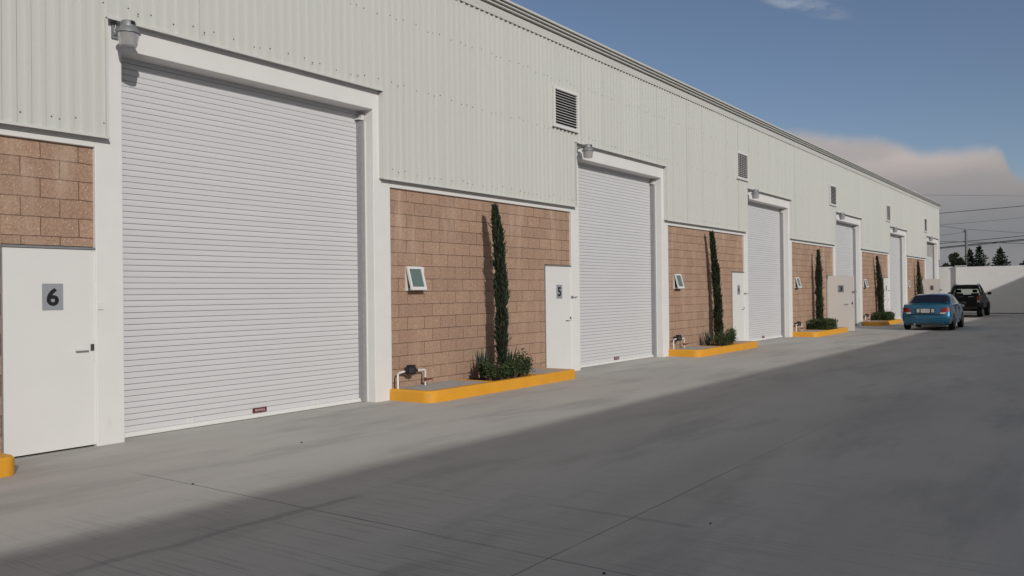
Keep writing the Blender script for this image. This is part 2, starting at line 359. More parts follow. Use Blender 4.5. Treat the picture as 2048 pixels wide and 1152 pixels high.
# ------------------------------------------------------------------ ground
g = MB(); n = 48; vs = [(30, 0, -.06)]+[(30+2500*math.cos(2*PI*i/n), 2500*math.sin(2*PI*i/n), -.06) for i in range(n)]
g.raw(vs, [(0, 1+i, 1+(i+1) % n) for i in range(n)])
tag(g.build('ground', M['dirt']), kind='structure')
g = MB(); g.face([(-40, -15.0, 0), (60.9, -15.0, 0), (60.9, 19.5, 0), (-40, 19.5, 0)])
tag(g.build('concrete_yard', M['yard']), kind='structure')

# ------------------------------------------------------------------ warehouse
P = 9.95; X00 = 5.354; NB = 6
def XL(k): return X00+P*k             # left jamb of roller door k
def XI(k): return XL(k)+3.955         # right jamb
def XR(k): return XL(k)+4.314         # right edge of right pier = left edge of block panel
def XE(k): return XL(k)-.316          # right edge of the block panel before door k
XEND = XR(5)+.05
ware = empty('warehouse', (0, 0, 0), 0, 'long cream ribbed-metal warehouse with six white roller doors and brown block panels', 'warehouse')
ZB, ZC, ZL0, ZL1, ZT = 3.232, 3.35, 4.36, 4.665, 6.55
SHUT_Y = .27
def digit(k): return str(6-k)

# concrete frames
fr = MB(); fr.box(XR(-1)-.36, XR(-1), 0, .42, -.02, 4.8)
fr.build('concrete_pier', M['paint'], ware, bevel=.008)
for k in range(NB):
    f = MB()
    f.box(XE(k), XL(k), 0, .42, -.02, ZL1+.12)
    f.box(XI(k), XR(k), 0, .42, -.02, ZL1+.12)
    f.box(XL(k), XI(k), 0, .40, ZL0, ZL1+.12)
    f.build('door_surround', M['paint'], ware, bevel=.008)
    bmx = MB(); bmx.box(XR(k-1), XE(k), 0, .40, ZB, ZC+.1)
    bmx.build('ring_beam', M['paint'], ware, bevel=.006)

# block panels, with openings for the window and the entry door
DX0, DX1, DZ = -1.262, -.30, 2.135      # entry door relative to XL(k)
WX0, WX1, WZ0, WZ1 = .365, .785, 1.655, 2.03
for k in range(NB):
    a, b_ = XR(k-1), XE(k); d0, d1 = XL(k)+DX0, XL(k)+DX1; y0, y1 = .045, .20
    w0, w1 = a+WX0, a+WX1
    p = MB()
    p.box(a, w0, y0, y1, -.02, ZB); p.box(w0, w1, y0, y1, -.02, WZ0); p.box(w0, w1, y0, y1, WZ1, ZB)
    p.box(w1, d0, y0, y1, -.02, ZB); p.box(d0, b_, y0, y1, DZ+.02, ZB)
    p.build('block_wall', M['block'], ware)

# ribbed cladding, notched over the doors
c = MB()
pitch = .1427
def zbot(x):
    for k in range(NB):
        if XL(k)-.205 < x < XL(k)+4.08: return ZL1
    return ZC
xs = []
x = XR(-1)-.36
while x < XEND-.001:
    for dx, y in ((0, -.05), (.082, -.05), (.095, -.08), (.1297, -.08)): xs.append((x+dx, y))
    x += pitch
xs.append((XEND, -.05))
xs = [q for q in xs if q[0] <= XEND]
def yat(x):
    t = (x-(XR(-1)-.36)) % pitch
    if t < .082: return -.05
    if t < .095: return -.05-(t-.082)/.013*.03
    if t < .1297: return -.08
    return -.08+(t-.1297)/.013*.03
cuts = []
for k in range(NB): cuts += [XL(k)-.205, XL(k)+4.08]
for cx in cuts: xs.append((cx, yat(cx)))
xs.sort()
for (xa, ya), (xb, yb) in zip(xs, xs[1:]):
    if xb-xa < 1e-4: continue
    z0 = zbot((xa+xb)/2); sh = .0025 if int(((xa+xb)/2)//.9) % 2 else 0
    c.face([(xa, ya-sh, z0), (xb, yb-sh, z0), (xb, yb-sh, ZT), (xa, ya-sh, ZT)])
xx = math.ceil(xs[0][0]/.9)*.9
while xx < XEND:                                # lapped sheet edges
    kx = round((xx-(XR(-1)-.36))/pitch)*pitch+(XR(-1)-.36)+.0785
    if kx < XEND: c.box(kx, kx+.005, -.057, -.049, zbot(kx)+.01, ZT-.01)
    xx += .9
rng = random.Random(4)
i = 0; xx = XR(-1)-.36+.041
while xx < XEND-.1:                             # self-drilling screws
    for z in (ZC+.13, ZC+.26+1.2, 5.82):
        if z < zbot(xx)+.05: continue
        if zbot(xx) > 4 and z < 4.9: z = 4.80
        c.lathe([(.0001, -.060), (.006, -.060), (.008, -.057), (.009, -.0495)], (xx+rng.uniform(-.02, .02), 0, z+rng.uniform(-.03, .03)), 6, 1, 'y')
        if i % 3 == 0:
            c.lathe([(.0001, -.060), (.006, -.060), (.008, -.057), (.009, -.0495)], (xx+.1+rng.uniform(-.02, .02), -.028, z-.02), 6, 1, 'y')
    i += 1; xx += pitch*2
c.build('metal_cladding', [M['cladding'], M['lock']], ware)
tr = MB()
for k in range(NB):
    l, r = XL(k)-.205, XL(k)+4.08
    tr.box(l-.012, r+.012, -.100, -.002, ZL1-.010, ZL1+.004)
    tr.box(l-.012, r+.012, -.100, -.094, ZL1-.026, ZL1-.010)
    tr.box(l-.022, l+.001, -.088, -.002, ZC+.006, ZL1-.03); tr.box(r-.001, r+.022, -.088, -.002, ZC+.006, ZL1-.03)
    la = XR(k-1)-.36 if k == 0 else XL(k-1)+4.08
    tr.box(la-.01, l+.01, -.094, -.002, ZC-.010, ZC+.003); tr.box(la-.01, l+.01, -.094, -.088, ZC-.022, ZC-.010)
tr.build('cladding_flashing', M['trim'], ware)

# fascia and stepped gutter edge
prof = [(-.092, 6.525), (-.096, 6.668), (-.05, 6.672), (-.05, 6.694), (-.150, 6.696), (-.150, 6.718), (-.09, 6.721), (-.09, 6.740), (-.195, 6.742), (-.195, 6.764), (-.13, 6.767), (-.13, 6.783), (-.24, 6.785), (-.24, 6.822), (-.20, 6.83), (.25, 6.83), (.25, 6.60), (-.04, 6.60), (-.04, 6.545), (-.086, 6.525)]
f = MB(); f.extrude_x(prof[::-1], XR(-1)-.40, XEND+.06)
f.build('roof_gutter', M['gutter'], ware, fix=True)
r_ = MB(); r_.extrude_x([(.25, 6.70), (.25, 6.80), (10, 8.1), (19.6, 6.8), (19.6, 6.7), (10, 8.0)][::-1], XR(-1)-.36, XEND)
r_.build('roof', M['roofsheet'], ware, fix=True)
e = MB()
for xa, xb in ((XR(-1)-.36, XR(-1)-.21), (XEND-.15, XEND)):
    e.raw([(xx, y, z) for xx in (xa, xb) for y, z in ((.42, -.02), (19.4, -.02), (19.4, 6.7), (10, 7.99), (.42, 6.70))],
          [(0, 1, 2, 3, 4), (9, 8, 7, 6, 5)]+[(i, 5+i, 5+(i+1) % 5, (i+1) % 5) for i in range(5)])
e.box(XEND-.15, XEND, -.047, .42, ZL1+.13, 6.6)
e.box(XR(-1)-.36, XEND, 19.4, 19.55, -.02, 6.7)
e.box(XR(-1)-.36, XEND, .001, .40, ZL1+.13, 6.6)
e.build('gable_wall', M['trim'], ware, fix=True)

# roller doors
slr = random.Random(8); sl = MB(); ns = 63; pz = .0685; wdt = XI(0)-XL(0)+.0
for i in range(ns):
    z = .055+i*pz
    pr_ = [(0.0, .030), (.0044, .030), (.0047, .0005), (.034, -.0012), (pz-.001, 0.0), (pz, .030)]
    bo_ = slr.uniform(-.0011, .0011); pr_ = [(a_, b2 if b2 > .01 else b2+bo_*(1 if n_ < 4 else -1)) for n_, (a_, b2) in enumerate(pr_)]
    for (za, ya), (zb_, yb) in zip(pr_, pr_[1:]):
        sl.face([(0, ya, z+za), (wdt, ya, z+za), (wdt, yb, z+zb_), (0, yb, z+zb_)], 1 if za == 0 else 0)  # groove backs coloured dark to paint the shadow line between slats
sl.box(0, wdt, .035, .06, .0, ns*pz)
shutter_me = sl.mesh('roller_door', [M['shutter'], M['lock']])
bar = MB(); bar.box(.02, wdt-.07, -.035, .02, .008, .058); bar.box(.02, wdt-.07, -.055, -.035, .008, .022)
bar.box(1.0, 1.02, -.036, -.005, .06, .125); bar.box(3.02, 3.04, -.036, -.005, .06, .125)
bar_me = bar.mesh('bottom_bar', [M['door']])
gd = MB(); gd.box(0, .075, -.10, .03, 0, 4.20); gd_me = gd.mesh('guide_rail', [M['galv']])
ge = MB(); ge.box(.065, .079, -.118, -.1005, 0, 4.20); ge_me = ge.mesh('guide_edge', [M['door']])
br = MB(); br.box(-.035, .07, -.105, -.03, 4.215, 4.24); br.box(.02, .08, -.105, -.03, 4.24, 4.30); br_me = br.mesh('stop_bracket', [M['trim']])
mk = MB(); mk.box(1.935, 2.155, -.016, -.004, .068, .128)
mk.box(1.945, 2.145, -.0185, -.016, .074, .122, 0)
text_into(mk, 'RIVAS', 2.045, .098, .155, .032, -.0185, .002, 0.01, 1)
mk_me = mk.mesh('maker_plate', [M['maroon'], M['letters']])
for k in range(NB):
    d = place('roller_door', shutter_me, ware, (XL(k), SHUT_Y, 0))
    place('bottom_bar', bar_me, d); place('guide_rail', gd_me, d, (wdt-.078, 0, 0)); place('guide_edge', ge_me, d, (wdt-.078, 0, 0))
    place('guide_rail', gd_me, d, (.002, 0, 0)); place('stop_bracket', br_me, d, (wdt-.088, 0, 0)); place('maker_plate', mk_me, d)
    if k == 5:
        up_ = MB(); up_.box(.09, wdt-.09, -.02, -.008, 3.56, 4.34); up_.build('upper_panel', M['greypanel'], d)  # flat grey tone over the upper part of this door
        tag(d, 'roller door with a grey sheet across its top')

# entry doors
leaf = MB(); leaf.box(0, .958, 0, .045, .022, 2.118); leaf.box(.905, .972, -.006, 0, .92, 1.16)
leaf_me = leaf.mesh('entry_door', [M['door']])
hd = MB(); hd.tube([(.775, 0, 1.06), (.775, -.05, 1.06)], .011, 8); hd.box(.70, .835, -.062, -.045, 1.045, 1.068); hd_me = hd.mesh('door_handle', [M['door']])
lk = MB(); lk.box(.888, .922, -.014, -.0, 1.035, 1.105); lk_me = lk.mesh('lock_cylinder', [M['lock']])
bo = MB(); bo.tube([(.93, -.018, 1.50), (1.06, -.018, 1.50)], .011, 8); bo.box(.94, .99, -.03, -.0, 1.475, 1.53); bo.box(1.05, 1.066, -.085, -.012, 1.495, 1.515); bo_me = bo.mesh('door_bolt', [M['galv']])
hb = MB(); hb.box(.955, 1.01, -.035, -.002, 1.475, 1.555); hb_me = hb.mesh('hasp_box', [M['door']])
hdr = MB(); hdr.box(-.012, .975, -.03, .05, 2.122, 2.145); hdr.box(-.012, -.001, -.01, .05, 0, 2.122); hdr_me = hdr.mesh('door_frame', [M['galv']])
for k in range(NB):
    is_open = k in (3, 5)
    hx = XL(k)+DX0+.002
    place('door_frame', hdr_me, ware, (hx, .035, 0))
    d = place('entry_door', leaf_me, ware, (hx, .02 if not is_open else -.012, 0), R(-92) if k == 3 else (R(-97) if k == 5 else 0))
    tag(d, ('white entry door marked %s, ' % digit(k))+('standing wide open' if is_open else 'shut'))
    place('door_handle', hd_me, d); place('lock_cylinder', lk_me, d)
    place('hasp_box', hb_me, d) if k == 0 else place('door_bolt', bo_me, d)
    pl = MB(); pl.box(.381, .596, -.005, -.0005, 1.480, 1.755, 0)
    text_into(pl, digit(k), .488, 1.617, .125 if digit(k) != '1' else .07, .185, -.005, .003, .03, 1)
    pl.build('number_plate', [M['plate'], M['black']], d)

# small awning windows
wf = MB(); w_, h_ = WX1-WX0, WZ1-WZ0; t_ = .045
for bx in ((0, w_, 0, t_), (0, w_, h_-t_, h_), (0, t_, t_, h_-t_), (w_-t_, w_, t_, h_-t_)):
    wf.box(bx[0], bx[1], -.03, .06, bx[2], bx[3])
wf_me = wf.mesh('awning_window', [M['door']])
sa = MB(); sw, sh_ = w_-.06, h_+.005
for bx in ((0, sw, 0, .05), (0, sw, sh_-.04, sh_), (0, .04, .05, sh_-.04), (sw-.045, sw, .05, sh_-.04)):
    sa.box(bx[0], bx[1], -.03, 0, bx[2]-sh_, bx[3]-sh_)
sa_me = sa.mesh('window_sash', [M['door']])
gl = MB(); gl.box(.04, sw-.045, -.018, -.012, .05-sh_, -.04); gl_me = gl.mesh('window_pane', [M['wglass']])
dk = MB(); dk.box(t_+.001, w_-t_-.001, .10, .12, t_+.001, h_-t_-.001); dk_me = dk.mesh('window_interior', [M['dark']])
for k in range(NB):
    o = place('awning_window', wf_me, ware, (XR(k-1)+WX0, .045, WZ0))
    s_ = place('window_sash', sa_me, o, (-.018, -.034, h_-.002)); s_.rotation_euler = (R(-15 if k < 5 else -2), 0, 0)
    p_ = place('window_pane', gl_me, o, (-.018, -.034, h_-.002)); p_.rotation_euler = s_.rotation_euler
    place('window_interior', dk_me, o)

# louvred vents high in the cladding
vf = MB(); vw, vh = .955, .80
for bx in ((0, vw, 0, .055), (0, vw, vh-.055, vh), (0, .055, .055, vh-.055), (vw-.055, vw, .055, vh-.055)):
    vf.box(bx[0], bx[1], -.035, .02, bx[2], bx[3])
vf_me = vf.mesh('wall_vent', [M['door']])
lo = MB(); nl = 13
for i in range(nl):
    z = .06+(vh-.12)*i/nl
    lo.raw([(.056, -.028, z), (vw-.056, -.028, z), (vw-.056, .006, z+.016), (.056, .006, z+.016), (.056, -.030, z+.008), (vw-.056, -.030, z+.008), (vw-.056, .006, z+.024), (.056, .006, z+.024)],
           [(0, 3, 2, 1), (4, 5, 6, 7), (0, 1, 5, 4), (3, 7, 6, 2), (0, 4, 7, 3), (1, 2, 6, 5)])
lo_me = lo.mesh('louvre_blades', [M['door']])
bk = MB(); bk.box(.02, vw-.02, .008, .016, .02, vh-.02); bk_me = bk.mesh('vent_backing', [M['dark']])
for k in range(1, NB):
    o = place('wall_vent', vf_me, ware, (XL(k)-1.11, -.090, 4.845))
    place('louvre_blades', lo_me, o); place('vent_backing', bk_me, o)

# ------------------------------------------------------------------ wall lamps
def make_lamp():
    root = empty('wall_lamp', (0, 0, 0))
    a = MB(); a.box(-.035, .035, -.02, .0, -.09, .09); a.tube([(0, -.02, .0), (0, -.12, .005), (0, -.21, .005)], .017, 10); a.tube([(0, -.03, .0), (0, -.03, .12)], .007, 6)
    a.lathe([(.001, -.05), (.02, -.05), (.028, -.02), (.028, .02), (.001, .03)], (0, -.02, 0), 10)
    a.build('mounting_arm', M['lampgrey'], root)
    hz = MB(); hz.lathe([(.001, .062), (.040, .062), (.070, .052), (.080, .03), (.082, -.012), (.094, -.022), (.124, -.066), (.126, -.082), (.112, -.084)], (0, -.28, 0), 28)
    hz.build('lamp_housing', M['lampgrey'], root, smooth=True, angle=35)
    ph = MB(); ph.box(-.018, .022, -.372, -.355, .012, .042); ph.build('photocell', M['dark'], root)
    ln = MB(); prof = [(.110, -.080), (.108, -.10), (.092, -.205), (.088, -.215), (.05, -.218), (.001, -.218)]
    ln.lathe(prof, (0, -.28, 0), 28); ln.build('lamp_lens', M['lens'], root, smooth=True, angle=35)
    return root
lamp0 = make_lamp()
lamp_where = ['largest and nearest, above entry door 6', 'above and right of entry door 5', 'above and right of entry door 4',
              'above open entry door 3', 'above and right of entry door 2', 'farthest away, above open door 1']
for k in range(NB):
    o = lamp0 if k == 0 else copy_tree(lamp0)
    o.location = (XL(k)-.085, 0, 4.548)
    tag(o, 'grey bucket-lens wall lamp, '+lamp_where[k], 'wall lamp', 'wall lamps over the roller doors')

# ------------------------------------------------------------------ planter islands
def arc(cx, cy, r, a0, a1, n=6): return [(cx+r*math.cos(a0+(a1-a0)*i/n), cy+r*math.sin(a0+(a1-a0)*i/n)) for i in range(n+1)]
def kerb_path(L, Rr, D, r1, r2): return [(L, -.004)]+arc(L+r1, -D+r1, r1, PI, 1.5*PI)+arc(Rr-r2, -D+r2, r2, 1.5*PI, 2*PI)+[(Rr, -.004)]
IL, IR, ID = -.06, 4.13, .82
BX0, BX1 = 1.62, 2.92
def make_island(cut=None):
    root = empty('planter_island')
    o1 = kerb_path(IL, IR, ID, .19, .12); o2 = kerb_path(IL+.02, IR-.02, ID-.02, .17, .10); i1 = kerb_path(IL+.12, IR-.12, ID-.12, .09, .05)
    K = MB(); n = len(o1)
    rings = [[(x, y, -.02) for x, y in o1], [(x, y, .148) for x, y in o1], [(x, y, .17) for x, y in o2], [(x, y, .17) for x, y in i1], [(x, y, .10) for x, y in i1]]
    vs = [p for rg in rings for p in rg]
    fs = [(a*n+i, a*n+i+1, (a+1)*n+i+1, (a+1)*n+i) for a in range(4) for i in range(n-1)]
    fs += [tuple(a*n for a in range(5)), tuple(a*n+n-1 for a in range(4, -1, -1))]
    K.raw(vs, fs); 
    K.box(BX0-.06, BX0, -ID+.121, .04, .10, .173); K.box(BX1, BX1+.06, -ID+.121, .04, .10, .173)
    K.build('kerb', M['yellow'], root, smooth=True, angle=40)
    for xa, xb in ((IL+.118, BX0-.061), (BX1+.061, IR-.118)):
        s = MB(); s.box(xa, xb, -ID+.118, .044, .05, .166); s.build('walk_slab', M['slab'], root)
    so = MB(); rg = random.Random(3); nx, ny = 26, 14
    vs = [(BX0+(BX1-BX0)*i/nx, -ID+.118+(ID-.08)*j/ny, .135+rg.uniform(-.012, .016)) for j in range(ny+1) for i in range(nx+1)]
    so.raw(vs, [(j*(nx+1)+i, j*(nx+1)+i+1, (j+1)*(nx+1)+i+1, (j+1)*(nx+1)+i) for j in range(ny) for i in range(nx)])
    so.build('soil_bed', M['soil'], root, smooth=True)
    cv = MB(); cv.box(.13, .83, -.66, -.14, .15, .1665); cv.box(.145, .815, -.645, -.155, .1665, .171, 1)
    cv.build('slab_cover', [M['dark'], M['slab']], root)
    return root
isl0 = make_island()
isl_tags = {-1: 'rounded end of a yellow kerb island at the left edge, before entry door 6',
 0: 'nearest whole yellow-kerbed concrete island, before entry door 5, with loose shrubs', 1: 'yellow-kerbed concrete island with shrubs before entry door 4',
 2: 'yellow-kerbed island with clipped hedge before open entry door 3', 3: 'yellow-kerbed island with clipped hedge and pale agave before entry door 2',
 4: 'farthest yellow-kerbed island, mostly behind the blue sedan'}
for k in range(-1, 5):
    o = isl0 if k == -1 else copy_tree(isl0)
    o.location = (XR(k), 0, 0); tag(o, isl_tags[k], 'kerb island', 'yellow kerb islands along the warehouse')

# ------------------------------------------------------------------ water meters
def make_meter():
    root = empty('water_meter')
    p = MB(); y = -.10
    p.tube([(.05, y, .10), (.05, y, .385), (.065, y, .405), (.20, y, .42)], .015, 8); p.tube([(.48, y, .415), (.665, y, .415), (.68, y, .40), (.68, y, .10)], .015, 8)
    p.build('white_pipe', M['pvc'], root, smooth=True, angle=50)
    b_ = MB(); b_.lathe([(.001, -.055), (.07, -.055), (.085, -.03), (.085, .035), (.075, .05), (.001, .055)], (.345, y, .425), 14); b_.box(.30, .40, y-.05, y+.05, .47, .51)
    b_.tube([(.20, y, .42), (.25, y, .42)], .026, 8); b_.tube([(.42, y, .418), (.485, y, .415)], .028, 8)
    b_.build('meter_body', M['metercase'], root)
    v = MB(); v.tube([(.68, y, .23), (.68, y, .29)], .024, 8); v.tube([(.68, y, .262), (.68, y-.06, .262)], .010, 6); v.box(.655, .775, y-.072, y-.055, .252, .275)
    v.build('valve', M['valve'], root)
    return root
met0 = make_meter()
for k in range(0, 4):
    o = met0 if k == 0 else copy_tree(met0)
    o.location = (XR(k)-.03, 0, 0)
    tag(o, 'black water meter on white pipes, left of the cypress near '+['door 5', 'door 4', 'open door 3', 'door 2'][k], 'water meter', 'water meters on the islands')

# ------------------------------------------------------------------ plants
def rv(rg): 
    z = rg.uniform(-1, 1); t = rg.uniform(0, 2*PI); r = math.sqrt(1-z*z); return Vector((r*math.cos(t), r*math.sin(t), z))
def blade(mb, p, d, L, w, rg, mi=0):
    d = d.normalized(); s = d.cross(rv(rg)).normalized()*w
    mb.face([p-s*.35, p+d*L*.45-s, p+d*L, p+d*L*.45+s], mi)
def make_cypress(seed, hgt, wid, lean, prof, dens=5200):
    rg = random.Random(seed); root = empty('cypress_tree')
    def axis(t): return Vector((lean[0]*t*t+.035*math.sin(5*t+seed)*t, lean[1]*t*t+.02*math.sin(4*t+2*seed)*t, hgt*t))
    def rad(t):
        for (a, ra), (b, rb) in zip(prof, prof[1:]):
            if a <= t <= b: return wid*(ra+(rb-ra)*(t-a)/(b-a))
        return 0.01
    tk = MB(); tk.tube([axis(t/8) for t in range(9)], [.032*(1-t/9.5) for t in range(9)], 8); tk.build('trunk', M['bark'], root, smooth=True)
    c = MB(); pts = [.10+.86*i/20 for i in range(21)]
    c.tube([axis(t) for t in pts], [max(.012, rad(t)*.52*rg.uniform(.8, 1.1)) for t in pts], 8, 1)  # dark core added to block light through the crown
    lumps = [(rg.uniform(.1, .95), rg.uniform(0, 2*PI), rg.uniform(.03, .10), rg.uniform(-.35, .3)) for _ in range(60)]
    for i in range(dens):
        t = rg.uniform(.075, .985); a = rg.uniform(0, 2*PI)
        k = 1.0
        for lt, la, lw, lk_ in lumps:
            da = math.atan2(math.sin(a-la), math.cos(a-la))
            k += lk_*math.exp(-((t-lt)/lw)**2*4-(da/.7)**2)
        r = max(.01, rad(t)*k)*(.40+.60*math.sqrt(rg.random()))
        out = Vector((math.cos(a), math.sin(a), 0))
        p = axis(t)+out*r*.78
        d = Vector((0, 0, 1))*rg.uniform(.8, 1.2)+out*rg.uniform(.05, .55)+rv(rg)*.28
        blade(c, p, d, rg.uniform(.05, .125), rg.uniform(.007, .014), rg)
    for i in range(26):                         # stray side sprigs
        t = rg.uniform(.1, .9); a = rg.uniform(0, 2*PI); out = Vector((math.cos(a), math.sin(a), 0)); p = axis(t)+out*rad(t)*.7
        for q in range(6): blade(c, p+out*.012*q+Vector((0, 0, .015*q)), out*rg.uniform(.4, 1)+Vector((0, 0, 1)), rg.uniform(.05, .09), .008, rg)
    c.build('crown', [M['cypress'], M['core']], root)
    return root
pA = [(0, .3), (.10, .62), (.2, .85), (.32, .98), (.45, .92), (.6, .95), (.74, 1.0), (.84, .8), (.93, .45), (1, .12)]
pB = [(0, .35), (.10, .8), (.25, 1.0), (.4, .9), (.55, .85), (.7, .62), (.85, .5), (.95, .38), (1, .15)]
pC = [(0, .35), (.12, .85), (.3, .95), (.5, 1.0), (.62, .9), (.72, .75), (.8, .5), (.9, .25), (1, .08)]
pD = [(0, .4), (.15, .8), (.35, 1.0), (.5, .85), (.65, .6), (.8, .35), (.92, .18), (1, .05)]
for k, (dx, y, hg, wd, ln, pf, ds, lab) in enumerate([
    (2.35, -.38, 2.97, .124, (-.14, .02), pA, 5200, 'slimmest and nearest dark cypress with leaning tip, between the small window and entry door 5'),
    (2.66, -.22, 3.04, .150, (-.32, .02), pB, 4500, 'slim cypress widening to its base before the block wall of entry door 4'),
    (2.48, -.21, 2.90, .175, (-.10, 0), pC, 3400, 'slim cypress with thin wispy tip beside open entry door 3'),
    (2.74, -.17, 2.96, .195, (-.50, .03), pC, 3000, 'dark cypress leaning left, beside shut entry door 2'),
    (2.35, -.22, 2.98, .24, (-.40, .02), pD, 2600, 'pointed cypress behind the blue sedan, beside open door 1')]):
    o = make_cypress(11+k, hg, wd, ln, pf, ds); o.location = (XR(k)+dx, y, .135)
    tag(o, lab, 'cypress', 'cypresses along the warehouse front')

def make_shrub(seed, w, hgt, dens, d=None):
    rg = random.Random(seed); root = empty('shrub'); d = d or w
    st = MB()
    tips = []
    for i in range(9):
        a = rg.uniform(0, 2*PI); q = Vector((math.cos(a)*w*.4*rg.random(), math.sin(a)*d*.4*rg.random(), hgt*rg.uniform(.6, 1.0)))
        st.tube([(rg.uniform(-.02, .02), rg.uniform(-.02, .02), -.01), q*.5+Vector((0, 0, .03)), q], [.006, .005, .003], 5); tips.append(q)
    st.build('stems', M['bark'], root)
    c = MB()
    for i in range(dens):
        q = rng_tip = rg.choice(tips)
        p = q*rg.uniform(.35, 1.04)+Vector((rg.gauss(0, w*.15), rg.gauss(0, d*.15), rg.gauss(0, .03)))
        if p.z < .05: p.z = rg.uniform(.05, .12)
        blade(c, p, rv(rg)+Vector((0, 0, .7)), rg.uniform(.026, .044), rg.uniform(.010, .017), rg)
    c.build('leaves', M['boxwood'], root)
    return root
def make_agave(seed, n, L, m='agave', spread=.75):
    rg = random.Random(seed); root = empty('agave'); b_ = MB()
    for i in range(n):
        a = rg.uniform(0, 2*PI); tilt = rg.uniform(.05, spread)
        d = Vector((math.cos(a)*tilt, math.sin(a)*tilt, 1)).normalized(); s = d.cross(Vector((math.cos(a), math.sin(a), 0)) if tilt < .02 else Vector((-math.sin(a), math.cos(a), 0)).cross(d)).normalized()
        l = L*rg.uniform(.75, 1.05); p = Vector((math.cos(a), math.sin(a), 0))*.03; nrm = d.cross(s)*.006
        w = .019
        v = [p-s*w, p+s*w, p+d*l*.5+s*w*.9, p+d*l, p+d*l*.5-s*w*.9, p+nrm, p+d*l*.5+nrm]
        b_.raw(v, [(0, 5, 6, 4), (5, 1, 2, 6), (4, 6, 3), (6, 2, 3), (0, 4, 3, 2, 1)])
    b_.build('blades', M[m], root)
    hb_ = MB(); hb_.lathe([(.05, -.02), (.055, .03), (.03, .07), (.001, .08)], n=8); hb_.build('rosette_base', M['core'], root)
    return root
SZ = .14
# loose shrubs on the nearest island
spots = [(1.70, -.60, .27, .34, 520, 'leftmost low shrub, clipped upright, at the left end of the near bed'),
         (1.86, -.34, .26, .31, 420, 'low dark shrub behind the leftmost shrub, under the left agave in the near bed'),
         (1.98, -.62, .24, .28, 380, 'small shrub second from the left along the front of the near bed'),
         (2.17, -.64, .22, .33, 380, 'shrub third from the left along the front of the near bed'),
         (2.37, -.63, .22, .36, 400, 'shrub in front of the cypress trunk in the near bed'),
         (2.57, -.62, .22, .35, 360, 'thin-stemmed shrub right of the cypress at the front of the near bed'),
         (2.76, -.61, .24, .36, 400, 'shrub second from the right at the front of the near bed'),
         (2.84, -.45, .28, .46, 520, 'tallest shrub with sprouting twigs at the right end of the near bed'),
         (2.62, -.30, .26, .38, 420, 'shrub behind the front row, between the cypress and the right end of the near bed')]
for i, (dx, y, w, hg, dn, lab) in enumerate(spots):
    o = make_shrub(40+i, w, hg, dn); o.location = (XR(0)+dx, y, SZ); tag(o, lab, 'shrub', 'shrubs in the near bed')
for i, (dx, y, nn, L, lab) in enumerate([(1.98, -.24, 30, .58, 'dark agave with straight blades left of the cypress in the near bed'),
        (2.73, -.24, 26, .60, 'dark agave with straight blades just right of the cypress in the near bed'), (2.86, -.20, 14, .44, 'small agave at the right end of the near bed')]):
    o = make_agave(70+i, nn, L, spread=.42); o.location = (XR(0)+dx, y, SZ-.02); tag(o, lab, 'agave', 'agaves in the near bed')
# second island
for i, (dx, y, w, hg, dn) in enumerate([(1.72, -.60, .34, .36, 480), (1.96, -.62, .30, .34, 420), (2.2, -.62, .30, .35, 420), (2.44, -.62, .30, .36, 420), (2.68, -.60, .32, .40, 460), (2.84, -.50, .30, .46, 460)]):
    o = make_shrub(90+i, w, hg, dn); o.location = (XR(1)+dx, y, SZ)
    tag(o, ['leftmost shrub of the row by entry door 4', 'second shrub from the left in the row by entry door 4', 'third shrub from the left, just left of the cypress by door 4',
            'fourth shrub from the left, just right of the cypress by door 4', 'shrub next to last in the row by entry door 4', 'rightmost and tallest shrub of the row by entry door 4'][i], 'shrub', 'shrubs in the bed by door 4')
for i, (dx, y) in enumerate([(1.95, -.2), (2.72, -.2)]):
    o = make_agave(80+i, 18, .48, spread=.5); o.location = (XR(1)+dx, y, SZ-.02)
    tag(o, ['agave left of the cypress by entry door 4', 'agave right of the cypress by entry door 4'][i], 'agave', 'agaves in the bed by door 4')
# clipped hedges
def make_hedge(seed, w, d, hgt, dens):
    rg = random.Random(seed); root = empty('hedge')
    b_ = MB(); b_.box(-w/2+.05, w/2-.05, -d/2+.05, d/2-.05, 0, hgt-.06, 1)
    for i in range(dens):
        f = rg.random()
        if f < .3: p = Vector((rg.uniform(-w/2, w/2), rg.uniform(-d/2, d/2), hgt))
        elif f < .68: p = Vector((rg.uniform(-w/2, w/2), -d/2, rg.uniform(.02, hgt)))
        else: p = Vector((rg.choice((-1, -1, 1))*w/2, rg.uniform(-d/2, d/2), rg.uniform(.02, hgt)))
        p += rv(rg)*.045
        blade(b_, p, rv(rg)+Vector((0, -.3, .5)), rg.uniform(.03, .06), rg.uniform(.010, .018), rg)
    b_.build('leaves', [M['boxwood'], M['core']], root)
    return root
for k, lab in ((2, 'clipped boxy green hedge at the foot of the cypress by open door 3'), (3, 'clipped boxy green hedge at the foot of the cypress by door 2'), (4, 'clipped hedge hidden behind the blue sedan')):
    o = make_hedge(100+k, 1.28, .66, .36, 3000 if k < 4 else 1200); o.location = (XR(k)+2.27, -.355, SZ-.01)
    tag(o, lab, 'hedge', 'clipped hedges on the far islands')
o = make_agave(99, 16, .55, 'paleagave', 1.0); o.location = (XR(3)+2.95, -.38, SZ+.12); tag(o, 'pale silvery agave at the right end of the hedge by door 2', 'agave')

